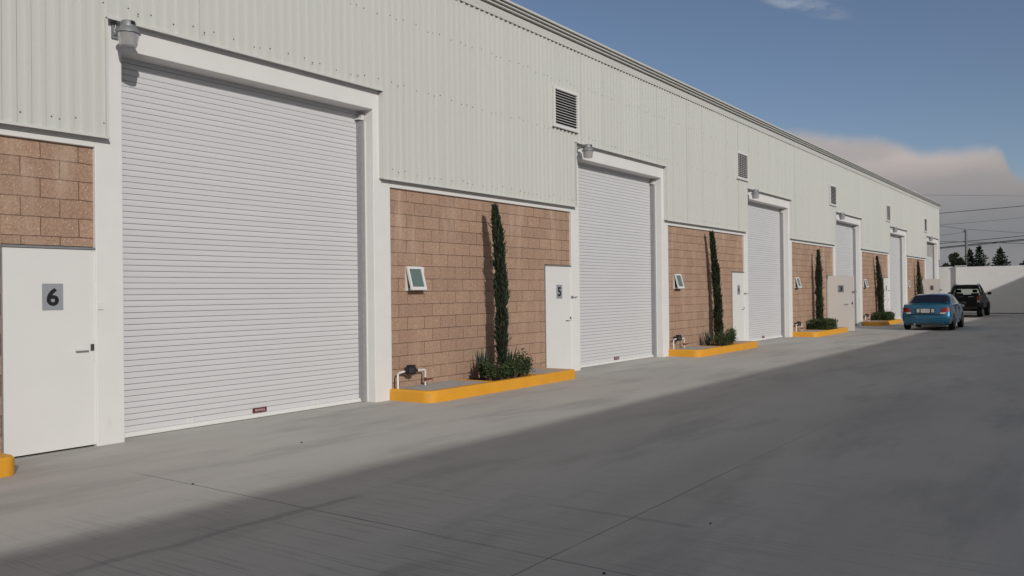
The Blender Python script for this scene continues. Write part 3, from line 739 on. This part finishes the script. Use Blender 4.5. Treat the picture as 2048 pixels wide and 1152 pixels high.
# ------------------------------------------------------------------ cars
def shell(mb, st, mi=0):
    n = len(st[0]); k = len(st)
    vs = []
    for sgn in (1, -1):
        for ring in st: vs += [(x, y*sgn, z) for x, y, z in ring]
    fs = []
    for i in range(k-1):
        for j in range(n-1):
            a = i*n+j; fs.append((a, a+1, a+n+1, a+n)); b_ = k*n+a; fs.append((b_, b_+n, b_+n+1, b_+1))
    for e_, fl in ((0, 0), (k-1, 1)):
        for j in range(n-1):
            q = (e_*n+j, k*n+e_*n+j, k*n+e_*n+j+1, e_*n+j+1); fs.append(q[::-1] if fl else q)
    mb.raw(vs, fs, mi)
def lerp(a, b, t): return tuple(x+(y-x)*t for x, y in zip(a, b))
def strip_pane(mb, st, ia, ib, j, lo_, hi_, endin, off, sgn=1, mi=0):
    pts = []
    rng_ = list(range(ia, ib+1))
    for c_, i in enumerate(rng_):
        A = Vector(st[i][j]); B = Vector(st[i][j+1]); lo2, hi2 = A.lerp(B, lo_), A.lerp(B, hi_)
        if c_ == 0: nx = rng_[1]; A2, B2 = Vector(st[nx][j]), Vector(st[nx][j+1]); lo2 = lo2.lerp(A2.lerp(B2, lo_), endin[0]); hi2 = hi2.lerp(A2.lerp(B2, hi_), endin[1])
        if c_ == len(rng_)-1: pv = rng_[-2]; A2, B2 = Vector(st[pv][j]), Vector(st[pv][j+1]); lo2 = lo2.lerp(A2.lerp(B2, lo_), endin[2]); hi2 = hi2.lerp(A2.lerp(B2, hi_), endin[3])
        pts.append((lo2, hi2))
    for (a, b_), (c_, d) in zip(pts, pts[1:]):
        nrm = (c_-a).cross(b_-a).normalized()
        if nrm.y < 0 and abs(nrm.y) > .3: nrm = -nrm
        if abs(nrm.y) <= .3 and nrm.z < 0: nrm = -nrm
        q = [p+nrm*off for p in (a, c_, d, b_)]
        q = [(p.x, p.y*sgn, p.z) for p in q]
        mb.face(q if sgn > 0 else q[::-1], mi)
def wheel(name, rad, wid, parent, loc, side):
    t = MB(); t.lathe([(rad*.62, -wid/2), (rad*.93, -wid/2), (rad, -wid/2+.03), (rad, wid/2-.03), (rad*.93, wid/2), (rad*.62, wid/2)], (0, 0, 0), 28, 0, 'y')
    root = t.build(name, M['rubber'], parent, loc, smooth=True, angle=40)
    r = MB(); yo = side*(wid/2-.02)
    r.lathe([(rad*.64, yo+side*.012), (rad*.58, yo), (rad*.52, yo-side*.02), (rad*.2, yo-side*.005), (.001, yo+side*.01)][::1], (0, 0, 0), 28, 0, 'y')
    for i in range(6):
        a = 2*PI*i/6; ca, sa_ = math.cos(a), math.sin(a)
        r.face([(ca*rad*.25-sa_*.02, yo-side*.0, sa_*rad*.25+ca*.02), (ca*rad*.25+sa_*.02, yo-side*.0, sa_*rad*.25-ca*.02), (ca*rad*.45+sa_*.05, yo-side*.01, sa_*rad*.45-ca*.05), (ca*rad*.45-sa_*.05, yo-side*.01, sa_*rad*.45+ca*.05)], 1)
    r.build('rim', [M['rim'], M['blackplastic']], root, smooth=True, angle=30, fix=True)
def arch(parent, x, y, side, rad, m='blackplastic'):
    a = MB(); n = 18
    pts = [(x+rad*math.cos(PI*i/n), rad*math.sin(PI*i/n)+0) for i in range(n+1)]
    return pts

def make_sedan():
    root = empty('parked_car')
    w = .855
    def ring(x, zb, ws, zbelt, zdeck, wb=None, wt=None, zt=None, dx=None):
        wb = wb or ws*.93
        if zt is None: p7, p8, p9 = (ws*.80, zdeck-.005), (ws*.5, zdeck+.012), (0, zdeck+.02)
        else: p7, p8, p9 = (wt, zt-.055), (wt*.84, zt-.008), (0, zt+.015)
        pts = [(0, zb), (ws*.82, zb), (ws*.955, zb+.06), (ws, .42), (ws, .58), (ws*.985, .74), (ws*.955, zbelt-.03), (wb, zdeck if zt is None else zbelt+.02), p7, p8, p9]
        dx = dx or [0]*11
        return [(x+dx[i], y, z) for i, (y, z) in enumerate(pts)]
    st = [ring(0, .24, w*.82, .93, .965, dx=[.06, .02, .0, -.02, -.02, .05, .07, .10, .11, .09, .08]),
          ring(.10, .21, w*.945, .945, .985, dx=[0, 0, -.02, -.05, -.05, 0, .02, .03, .03, .02, .0]),
          ring(.30, .19, w*.99, .95, .985), ring(.62, .18, w, .955, .995), ring(.86, .18, w, .955, 1.005),
          ring(1.00, .18, w, .955, 1.01, .80, .745, 1.09), ring(1.40, .18, w, .955, 1.01, .80, .645, 1.315), ring(1.62, .18, w, .955, 1.01, .80, .610, 1.36),
          ring(2.15, .18, w, .95, 1.01, .80, .595, 1.385), ring(2.7, .18, w, .945, 1.01, .79, .590, 1.37), ring(2.95, .18, w, .94, 1.02, .79, .60, 1.34),
          ring(3.35, .18, w, .93, 1.0, .785, .70, 1.12), ring(3.55, .18, w*.995, .90, .985), ring(4.0, .19, w*.97, .82, .90), ring(4.32, .2, w*.9, .70, .79), ring(4.48, .24, w*.74, .60, .66)]
    b_ = MB(); shell(b_, st); b_.build('body', M['bluepaint'], root, smooth=True, angle=38, fix=True)
    # rear window across the sloping back, side glass
    g = MB()
    for s in (1, -1):
        strip_pane(g, st, 4, 7, 9, -.02, 1.0, (.25, .25, .75, .75), .008, s)
        strip_pane(g, st, 4, 7, 8, .12, 1.02, (.25, .25, .75, .75), .008, s)
    g.build('rear_window', M['carglass'], root, smooth=True, angle=30)
    for s in (1, -1):
        q = MB(); strip_pane(q, st, 6, 8, 7, .12, .93, (.05, .6, .05, .05), .007, s); strip_pane(q, st, 8, 11, 7, .12, .93, (.06, .06, .35, .8), .007, s)
        q.build('side_window', M['carglass'], root)
    ws_ = MB()
    for s in (1, -1): strip_pane(ws_, st, 10, 12, 9, 0, 1, (.1, .1, .2, .2), .008, s); strip_pane(ws_, st, 10, 12, 8, .3, 1, (.1, .1, .2, .2), .008, s)
    ws_.build('windscreen', M['carglass'], root)
    tp = MB(); tp.box(.01, .03, -.50, .50, .955, .962) ; 
    for s in (1, -1):
        t = MB()
        def lens(za, zb_, ya0, ya1, yb0, yb1, mi):
            # wraps from the rear face round the corner
            f_ = lambda y, z: (-.012+.06*max(0, (z-.62)/.3)+.10*max(0, (y-.60)/.22)**1.6)
            cols = 6
            for c_ in range(cols):
                y0a, y1a = [ya0+(ya1-ya0)*(c_+d)/cols for d in (0, 1)]; y0b, y1b = [yb0+(yb1-yb0)*(c_+d)/cols for d in (0, 1)]
                q = [(f_(y0a, za), y0a*s, za), (f_(y1a, za), y1a*s, za), (f_(y1b, zb_), y1b*s, zb_), (f_(y0b, zb_), y0b*s, zb_)]
                t.face(q[::-1] if s > 0 else q, mi)
                q2 = [(x+.12, y, z) for x, y, z in q]
                t.face([q[0], q[1], q2[1], q2[0]], mi); t.face([q[3], q2[3], q2[2], q[2]], mi)
                if c_ == 0: t.face([q[0], q2[0], q2[3], q[3]], mi)
                if c_ == cols-1: t.face([q[1], q[2], q2[2], q2[1]], mi)
        lens(.625, .69, .50, .80, .50, .805, 1); lens(.693, .865, .50, .805, .585, .80, 0)
        t.build('tail_light', [M['redlens'], M['clearlens']], root)
    sp = MB(); sp.box(-.025, .08, -.33, .33, .655, .845); sp.build('plate_recess', M['blackplastic'], root, bevel=.02)
    for s in (1, -1):
        rl = MB(); rl.box(-.036, -.02, *sorted((s*.20, s*.30)), .68, .82); rl.build('reverse_light', M['clearlens'], root, bevel=.008)
    np_ = MB(); np_.box(-.037, -.026, -.155, .155, .675, .825)
    np_.build('licence_plate', M['numberplate'], root)
    bs = MB(); bs.box(-.075, .02, -.66, .66, .615, .622); bs.build('bumper_seam', M['blackplastic'], root)
    lip = MB(); lip.box(.0, .2, -.62, .62, .20, .29); lip.build('rear_valance', M['blackplastic'], root, bevel=.02)
    ex = MB(); ex.tube([(-.02, .38, .24), (.5, .38, .24)], .032, 10); ex.build('exhaust_pipe', M['galv'], root)
    un = MB(); un.box(.5, 4.2, -.62, .62, .17, .30); un.build('underbody', M['blackplastic'], root)
    for x in (.95, 3.48):
        for s in (1, -1):
            a = MB(); n = 16
            rim_ = [(x+.355*math.cos(PI*i/n-.0), .29+.355*math.sin(PI*i/n)) for i in range(n+1)]+[(x-.355, .16), (x+.355, .16)]
            q = [(px, s*(w+.004), pz_) for px, pz_ in rim_]; a.face(q if s < 0 else q[::-1])
            a.build('wheel_arch', M['dark'], root)
            wheel('wheel', .30, .19, root, (x, s*(w-.075), .30), s)
    for s in (1, -1):
        mr = MB(); mr.lathe([(.001, -.09), (.05, -.08), (.062, 0), (.05, .08), (.001, .09)], (3.02, s*.95, .99), 12, 0, 'y'); mr.box(3.0, 3.06, *sorted((s*.78, s*.9)), .965, .99)
        mr.build('wing_mirror', M['blackplastic'], root, smooth=True, angle=50)
        hn = MB(); hn.box(1.75, 1.93, *sorted((s*(w-.01), s*(w+.016))), .80, .83); hn.box(2.75, 2.93, *sorted((s*(w-.01), s*(w+.016))), .80, .83); hn.build('door_handle', M['bluepaint'], root)
        for xs_ in (1.62, 2.55):
            ln = MB(); ln.box(xs_, xs_+.008, *sorted((s*(w-.02), s*(w+.002))), .32, .94); ln.build('door_seam', M['dark'], root)
    return root
sed = make_sedan(); sed.location = (35.55, -3.15, 0); sed.rotation_euler = (0, 0, R(1.0))
tag(sed, 'metallic blue sedan parked with its tail to the viewer, nearest car', 'car')

def make_pickup():
    root = empty('pickup_truck'); w = .86
    b_ = MB()
    def rg_(x, zb, ws, zt, wt=None, crown=.02):
        wt = wt or ws*.96
        return [(x, 0, zb), (x, ws*.92, zb), (x, ws, zb+.08), (x, ws*1.01, (zb+zt)/2), (x, ws*.985, zt-.12), (x, wt, zt-.02), (x, wt*.92, zt), (x, 0, zt+crown)]
    # bed: side walls, floor, tailgate
    for s in (1, -1):
        b_.raw([(x, s*y, z) for x in (.12, 1.62) for y, z in ((.80, .50), (.865, .56), (.885, .82), (.865, 1.10), (.85, 1.20), (.77, 1.205), (.76, .72))],
               [(i, (i+1) % 7, 7+(i+1) % 7, 7+i) for i in range(7)]+[(6, 5, 4, 3, 2, 1, 0), (7, 8, 9, 10, 11, 12, 13)])
    b_.box(.14, 1.62, -.80, .80, .50, .74)
    b_.build('cargo_bed', M['blackpaint'], root, smooth=True, angle=35, fix=True)
    tg = MB(); tg.box(.085, .14, -.845, .845, .56, 1.205); tg.box(.075, .085, -.62, .62, .72, 1.06)
    tgo = tg.build('tailgate', M['blackpaint'], root, bevel=.012)
    hd_ = MB(); hd_.box(.066, .08, -.10, .10, 1.08, 1.14); hd_.build('tailgate_handle', M['blackplastic'], tgo)
    lt = MB(); lt.box(.078, .084, -.60, -.36, 1.10, 1.125); lt.build('tailgate_badge', M['rim'], tgo)
    cb = MB()
    st = [rg_(1.66, .46, w, 1.20, .83), rg_(2.2, .42, w, 1.20, .83), rg_(3.2, .42, w, 1.19, .83), rg_(3.72, .44, w, 1.16, .80), rg_(4.3, .46, w*1.0, 1.10, .76), rg_(4.75, .48, w*.97, 1.0, .70), rg_(4.95, .5, w*.86, .86, .6)]
    shell(cb, st); cb.build('cab_body', M['blackpaint'], root, smooth=True, angle=35, fix=True)
    rf = MB()   # roof and pillars
    shell(rf, [[(x, 0, z-.03), (x, y-.04, z-.03), (x, y, z-.02), (x, y-.03, z+.02), (x, y*.6, z+.035), (x, 0, z+.04)] for x, y, z in ((1.82, .60, 1.70), (2.1, .64, 1.735), (2.7, .65, 1.74), (3.1, .62, 1.70))])
    for s in (1, -1):
        for (a, c_, r) in (((1.66, .79, 1.18), (1.84, .60, 1.70), .05), ((2.45, .81, 1.18), (2.45, .64, 1.73), .035), ((3.66, .76, 1.17), (3.08, .60, 1.70), .035)):
            rf.tube([(a[0], s*a[1], a[2]), (c_[0], s*c_[1], c_[2])], [r, r*.85], 8)
    rf.build('cab_roof', M['blackpaint'], root, smooth=True, angle=40, fix=True)
    gl_ = MB(); gl_.face([(1.70, -.74, 1.215), (1.70, .74, 1.215), (1.83, .57, 1.67), (1.83, -.57, 1.67)]); gl_.build('rear_window', M['cabglass'], root)
    wsn = MB(); wsn.face([(3.62, .72, 1.19), (3.62, -.72, 1.19), (3.10, -.57, 1.68), (3.10, .57, 1.68)]); wsn.build('windscreen', M['cabglass'], root)
    for s in (1, -1):
        sg = MB(); q = [(1.74, s*.785, 1.215), (2.43, s*.80, 1.215), (2.43, s*.645, 1.69), (1.90, s*.605, 1.68)]; sg.face(q); q = [(2.48, s*.80, 1.215), (3.60, s*.765, 1.20), (3.10, s*.605, 1.68), (2.48, s*.645, 1.69)]; sg.face(q)
        sg.build('side_window', M['carglass'], root)
        hr = MB(); hr.box(2.25, 2.36, *sorted((s*.20, s*.60)), .9, 1.30); hr.box(2.27, 2.35, *sorted((s*.28, s*.52)), 1.33, 1.50); hr.build('seat_back', M['blackplastic'], root, bevel=.03)
        tl = MB(); tl.box(.055, .16, *sorted((s*.755, s*.892)), .80, 1.17, 0); tl.box(.050, .055, *sorted((s*.765, s*.885)), .81, .90, 1)
        tl.build('tail_light', [M['redlens'], M['clearlens']], root, bevel=.012)
        rr = MB(); rr.tube([(1.80, s*.585, 1.735), (1.83, s*.585, 1.80), (2.05, s*.60, 1.815), (3.0, s*.57, 1.78), (3.06, s*.57, 1.73)], .018, 6); rr.build('roof_rail', M['blackplastic'], root)
        sp = MB(); sp.tube([(.95, s*.80, 1.20), (1.45, s*.74, 1.50), (1.58, s*.66, 1.62)], .03, 8); sp.build('sport_bar', M['blackplastic'], root) if False else None
        mr = MB(); mr.tube([(3.32, s*.80, 1.22), (3.32, s*.93, 1.24)], .02, 6); mr.lathe([(.001, -.10), (.07, -.09), (.085, 0), (.07, .09), (.001, .10)], (3.30, s*1.02, 1.27), 12, 0, 'y'); mr.build('wing_mirror', M['blackplastic'], root, smooth=True, angle=50)
        hn = MB(); hn.box(2.2, 2.38, *sorted((s*.85, s*.885)), .98, 1.02); hn.box(3.05, 3.23, *sorted((s*.85, s*.885)), .98, 1.02); hn.build('door_handle', M['blackplastic'], root)
        for x in (1.02, 4.12):
            a = MB(); n = 16
            pts = [(x+.47*math.cos(PI*i/n), .40+.45*math.sin(PI*i/n)) for i in range(n+1)]
            pin = [(x+.41*math.cos(PI*i/n), .40+.40*math.sin(PI*i/n)) for i in range(n+1)]
            for i in range(n):
                A = [(pts[i][0], s*.86, pts[i][1]), (pts[i+1][0], s*.86, pts[i+1][1]), (pin[i+1][0], s*.925, pin[i+1][1]), (pin[i][0], s*.925, pin[i][1])]
                a.face(A if s < 0 else A[::-1])
            a.face([(px, s*.90, pz_) for px, pz_ in (pin if s < 0 else pin[::-1])], 1)
            a.build('wheel_arch', [M['blackpaint'], M['dark']], root, smooth=True, angle=40)
            wheel('wheel', .375, .25, root, (x, s*(w-.065), .375), s)
    hl = MB(); hl.box(1.86, 2.2, -.60, .60, 1.53, 1.70); hl.build('cab_lining', M['blackplastic'], root)  # dark block added to darken the top of the rear window
    bp_ = MB(); bp_.box(.0, .16, -.80, .80, .44, .56); bp_.box(.02, .16, -.24, .24, .56, .64); bp_.build('rear_bumper', M['blackplastic'], root, bevel=.02)
    pl = MB(); pl.box(-.008, .002, -.16, .16, .58, .70); pl.box(.0, .03, -.17, .17, .57, .71, 1); pl.build('licence_plate', [M['numberplate'], M['blackplastic']], root)
    ch = MB(); ch.box(.3, 4.8, -.45, .45, .36, .52); ch.tube([(.98, -.7, .375), (.98, .7, .375)], .07, 8); ch.tube([(4.12, -.7, .375), (4.12, .7, .375)], .05, 8); ch.build('chassis', M['blackplastic'], root)
    return root
pk = make_pickup(); pk.location = (52.4, -2.15, 0)
tag(pk, 'dark pickup truck parked beyond the blue sedan, facing the end wall', 'pickup truck')

# ------------------------------------------------------------------ end wall
ew = empty('boundary_wall', (60.2, -6, 0), 0, 'tall plain white wall closing the far end of the yard', 'wall')
a = MB(); a.box(-.22, 0, -14.0, 5.12, -.05, 2.90); a.build('front_panel', M['paint'], ew, bevel=.01)
a = MB(); a.box(-.03, .2, 5.12, 12.0, -.05, 2.93) ; a.build('recessed_panel', M['paint'], ew)
a = MB(); a.box(-.235, -.221, -14, 5.11, .004, .04); a.build('base_joint', M['dark'], ew)  # thin dark strip along the foot of the wall
a = MB(); a.box(-.25, .22, 4.55, 5.16, 2.931, 2.985); a.build('coping', M['trim'], ew)

# ------------------------------------------------------------------ warehouse across the yard (casts the long shade)
ow = empty('opposite_warehouse', (20, -15, 0), 0, 'long pale warehouse across the yard that shades the concrete', 'warehouse')
a = MB(); a.box(-60, 45, -14, 0, -.05, 5.26); a.box(24.4, 62, -14, -.02, 5.26, 7.0); a.box(45, 62, -14, -.02, -.05, 5.62); a.build('wall', M['paint'], ow)
a = MB(); a.box(-60.1, 24.38, -14.1, .12, 5.14, 5.27); a.build('roof_edge', M['gutter'], ow)
for i in range(6):
    a = MB(); a.box(-46+12*i, -42+12*i, .0, .03, .01, 4.3); a.build('roller_door', M['shutter'], ow)

# ------------------------------------------------------------------ beyond the wall: pole, cables, trees
def pole(x, y, hgt, lab, grp):
    r = empty('utility_pole', (x, y, -.06), 0, lab, 'utility pole', grp)
    p = MB(); p.tube([(0, 0, 0), (0, 0, hgt)], [.17, .10], 10); p.build('shaft', M['pole'], r, smooth=True, angle=50)
    c_ = MB(); c_.box(-.06, .06, -.55, .55, hgt-.30, hgt-.20); c_.build('cross_arm', M['pole'], r)
    for q in (-.45, .45):
        i_ = MB(); i_.lathe([(.03, 0), (.05, .05), (.03, .10), (.001, .14)], (0, q, hgt-.2), 8); i_.build('insulator', M['pole'], r)
pr = empty('utility_pole', (90, 2.27, -.06), 0, 'thin grey utility pole rising behind the end wall between trees', 'utility pole')
p = MB(); p.tube([(0, 0, 0), (0, 0, 7.02)], [.16, .11], 10); p.build('shaft', M['pole'], pr, smooth=True, angle=50)
p = MB(); p.lathe([(.11, 0), (.14, .06), (.10, .14), (.001, .16)], (0, .04, 6.95), 8); p.box(-.05, .05, -.05, .30, 6.86, 6.94); p.build('insulator', M['pole'], pr)
pole(90, -22, 13.2, 'utility pole standing off to the right beyond the wall', None)
pole(90, 27, 14.2, 'utility pole hidden behind the warehouse', None)
def wire(y0, z0, y1, z1, r, lab, sag=0.0, x=90, ends=None):
    ya, yb = ends or (27, -22); n = 28; pts = []
    for i in range(n+1):
        y = ya+(yb-ya)*i/n; t = (y-y0)/(y1-y0)
        pts.append((x, y, z0+(z1-z0)*t-4*sag*t*(1-t)))
    w_ = MB(); w_.tube(pts, r, 5, cap=False); o = w_.build('overhead_cable', M['wire'])
    tag(o, lab, 'cable', 'cables crossing the sky at the far end')
wire(5.89, 10.52, -2.43, 9.80, .011, 'faintest and highest overhead cable, nearly level')
wire(4.66, 8.67, -2.42, 8.91, .026, 'dark overhead cable below the highest one, rising to the right')
wire(4.67, 7.58, -2.40, 7.88, .012, 'thin sagging cable above the pole top, third from the top', .05)
wire(4.70, 5.80, -2.38, 6.22, .026, 'single dark cable passing just above the thick pair', .02)
wire(4.69, 6.03, -2.37, 5.52, .02, 'dark cable crossing the pole and falling to the right', -.01)
wire(4.70, 5.42, -2.38, 5.90, .038, 'thickest low overhead cable, upper of the close pair')
wire(4.70, 5.33, -2.38, 5.80, .028, 'low overhead cable, lower of the close thick pair')
def swire(p0, p1, r, lab, sag=0):
    n = 12; w_ = MB(); w_.tube([(90, p0[0]+(p1[0]-p0[0])*i/n, p0[1]+(p1[1]-p0[1])*i/n-4*sag*(i/n)*(1-i/n)) for i in range(n+1)], r, 5, cap=False)
    tag(w_.build('overhead_cable', M['wire']), lab, 'cable', 'cables crossing the sky at the far end')
swire((27, 14.0), (2.3, 7.05), .015, 'thin cable running from the pole top up to the left', .55)
swire((2.2, 7.05), (-22, 5.2), .013, 'thin cable running from the pole top down to the right', .35)
swire((27, 4.4), (2.3, 6.78), .012, 'thin cable running from below the pole top down to the left')

def make_conifer(seed, hgt, wid, dens=1.0, twin=False):
    rg = random.Random(seed); root = empty('conifer_tree')
    stems = [(0, 0, hgt, wid)]+([(0.2, .80, hgt*.95, wid*.85)] if twin else [])
    t = MB(); c = MB()
    for sx_, sy_, hh, ww in stems:
        t.tube([(sx_, sy_, 0), (sx_*.6, sy_*.6, hh*.5), (sx_, sy_, hh)], [.13, .09, .02], 8)
        tiers = 20
        for i in range(tiers):
            u = (i+.3)/tiers; z = hh*(.10+.88*u); rad = ww*(1-u)**.85*rg.uniform(.82, 1.12)+.06
            nb = int(10-4*u)
            for j in range(nb):
                a = 2*PI*j/nb+rg.uniform(-.4, .4); L = rad*rg.uniform(.7, 1.1); out = Vector((math.cos(a), math.sin(a), 0))
                nseg = max(3, int(L/.11*dens))
                for q in range(nseg):
                    f = (q+.5)/nseg; p = Vector((sx_, sy_, z))+out*L*f+Vector((0, 0, -.16*f*L+.18*f*f*L))
                    for e_ in range(6):
                        d = out*.6+rv(rg)*.8+Vector((0, 0, -.12)); blade(c, p+rv(rg)*.05, d, rg.uniform(.15, .30)*(1.1-.4*f), rg.uniform(.03, .06), rg)
        for q in range(26): blade(c, Vector((sx_, sy_, hh*rg.uniform(.9, 1.0))), Vector((rg.uniform(-.5, .5), rg.uniform(-.5, .5), 1)), rg.uniform(.12, .28), .025, rg)
    t.build('trunk', M['bark'], root); c.build('crown', M['conifer'], root); return root
for i, (y, hg, wd, tw, lab) in enumerate([(1.22, 5.62, 2.0, True, 'broad twin-topped dark conifer just right of the utility pole'), (-.48, 5.36, 2.15, False, 'lone dark conifer with spreading tiers, middle of the three on the right'),
        (-2.85, 5.1, 2.3, False, 'dark conifer cut off by the right edge of the photo')]):
    o = make_conifer(200+i, hg, wd, 1.0, tw); o.location = (90, y, -.06); tag(o, lab, 'conifer', 'conifers beyond the end wall')
def make_broad(seed, hgt, clumps):
    rg = random.Random(seed); root = empty('broadleaf_tree'); t = MB(); c = MB()
    t.tube([(0, 0, 0), (.05, .02, hgt*.45), (0, 0, hgt*.8)], [.12, .09, .03], 8)
    for cx, cz, r in clumps:
        t.tube([(0, 0, hgt*.5), (cx*0, cx*.5, (hgt*.5+cz)/2+.1), (0, cx, cz)], [.05, .035, .015], 6)
        for i in range(int(520*r/.4)):
            p = Vector((0, cx, cz))+rv(rg)*r*(rg.random()**.45)*Vector((1, 1, 1.0)).length/1.732
            blade(c, p, rv(rg)+Vector((0, 0, .3)), rg.uniform(.08, .16), rg.uniform(.03, .055), rg)
    t.build('trunk', M['bark'], root); c.build('crown', M['broad'], root); return root
for i, (y, hg, cl, lab) in enumerate([
    (3.25, 4.9, [(.22, 4.55, .34), (-.08, 4.7, .30), (.1, 4.15, .36), (-.15, 3.9, .3), (.2, 3.6, .3)], 'taller leafy tree with a loose rounded crown, left of the utility pole'),
    (2.80, 4.4, [(0, 4.25, .26), (-.12, 3.95, .28), (.12, 3.75, .28), (-.2, 3.55, .24)], 'small leafy tree between the taller leafy tree and the utility pole'),
    (4.02, 3.9, [(0, 3.75, .26), (.22, 3.55, .26), (-.18, 3.6, .24), (.45, 3.45, .2)], 'low rounded leafy tree nearest the warehouse corner, over the end wall'),
    (2.42, 3.7, [(0, 3.66, .18), (.12, 3.5, .18)], 'lowest leafy bush peeping over the wall at the pole')]):
    o = make_broad(300+i, hg, cl); o.location = (90, y, -.06); tag(o, lab, 'tree', 'leafy trees beyond the end wall')

# ------------------------------------------------------------------ small litter
for i, (x, y, r, lab) in enumerate([(4.30, -6.62, .008, 'small dark pebble just beyond the crossing of the two yard joints'), (5.62, -6.72, .007, 'small dark pebble on the shaded yard, right of the long joint'),
        (4.45, -2.55, .009, 'dark leaf scrap lying on the sunlit joint before the roller door'), (6.35, -1.75, .010, 'dark scrap on the sunlit yard before the near roller door')]):
    b_ = MB(); rg = random.Random(i)
    b_.lathe([(.001, 0), (r*1.2, 0), (r*1.3, r*.4), (r*.8, r*.9), (.001, r)], n=7)
    b_.v = [(a*rg.uniform(.8, 1.2), b2*rg.uniform(.8, 1.2), c2) for a, b2, c2 in b_.v]
    o = b_.build('pebble', M['pebble'], None, (x, y, .0005)); tag(o, lab, 'pebble', 'litter on the yard')
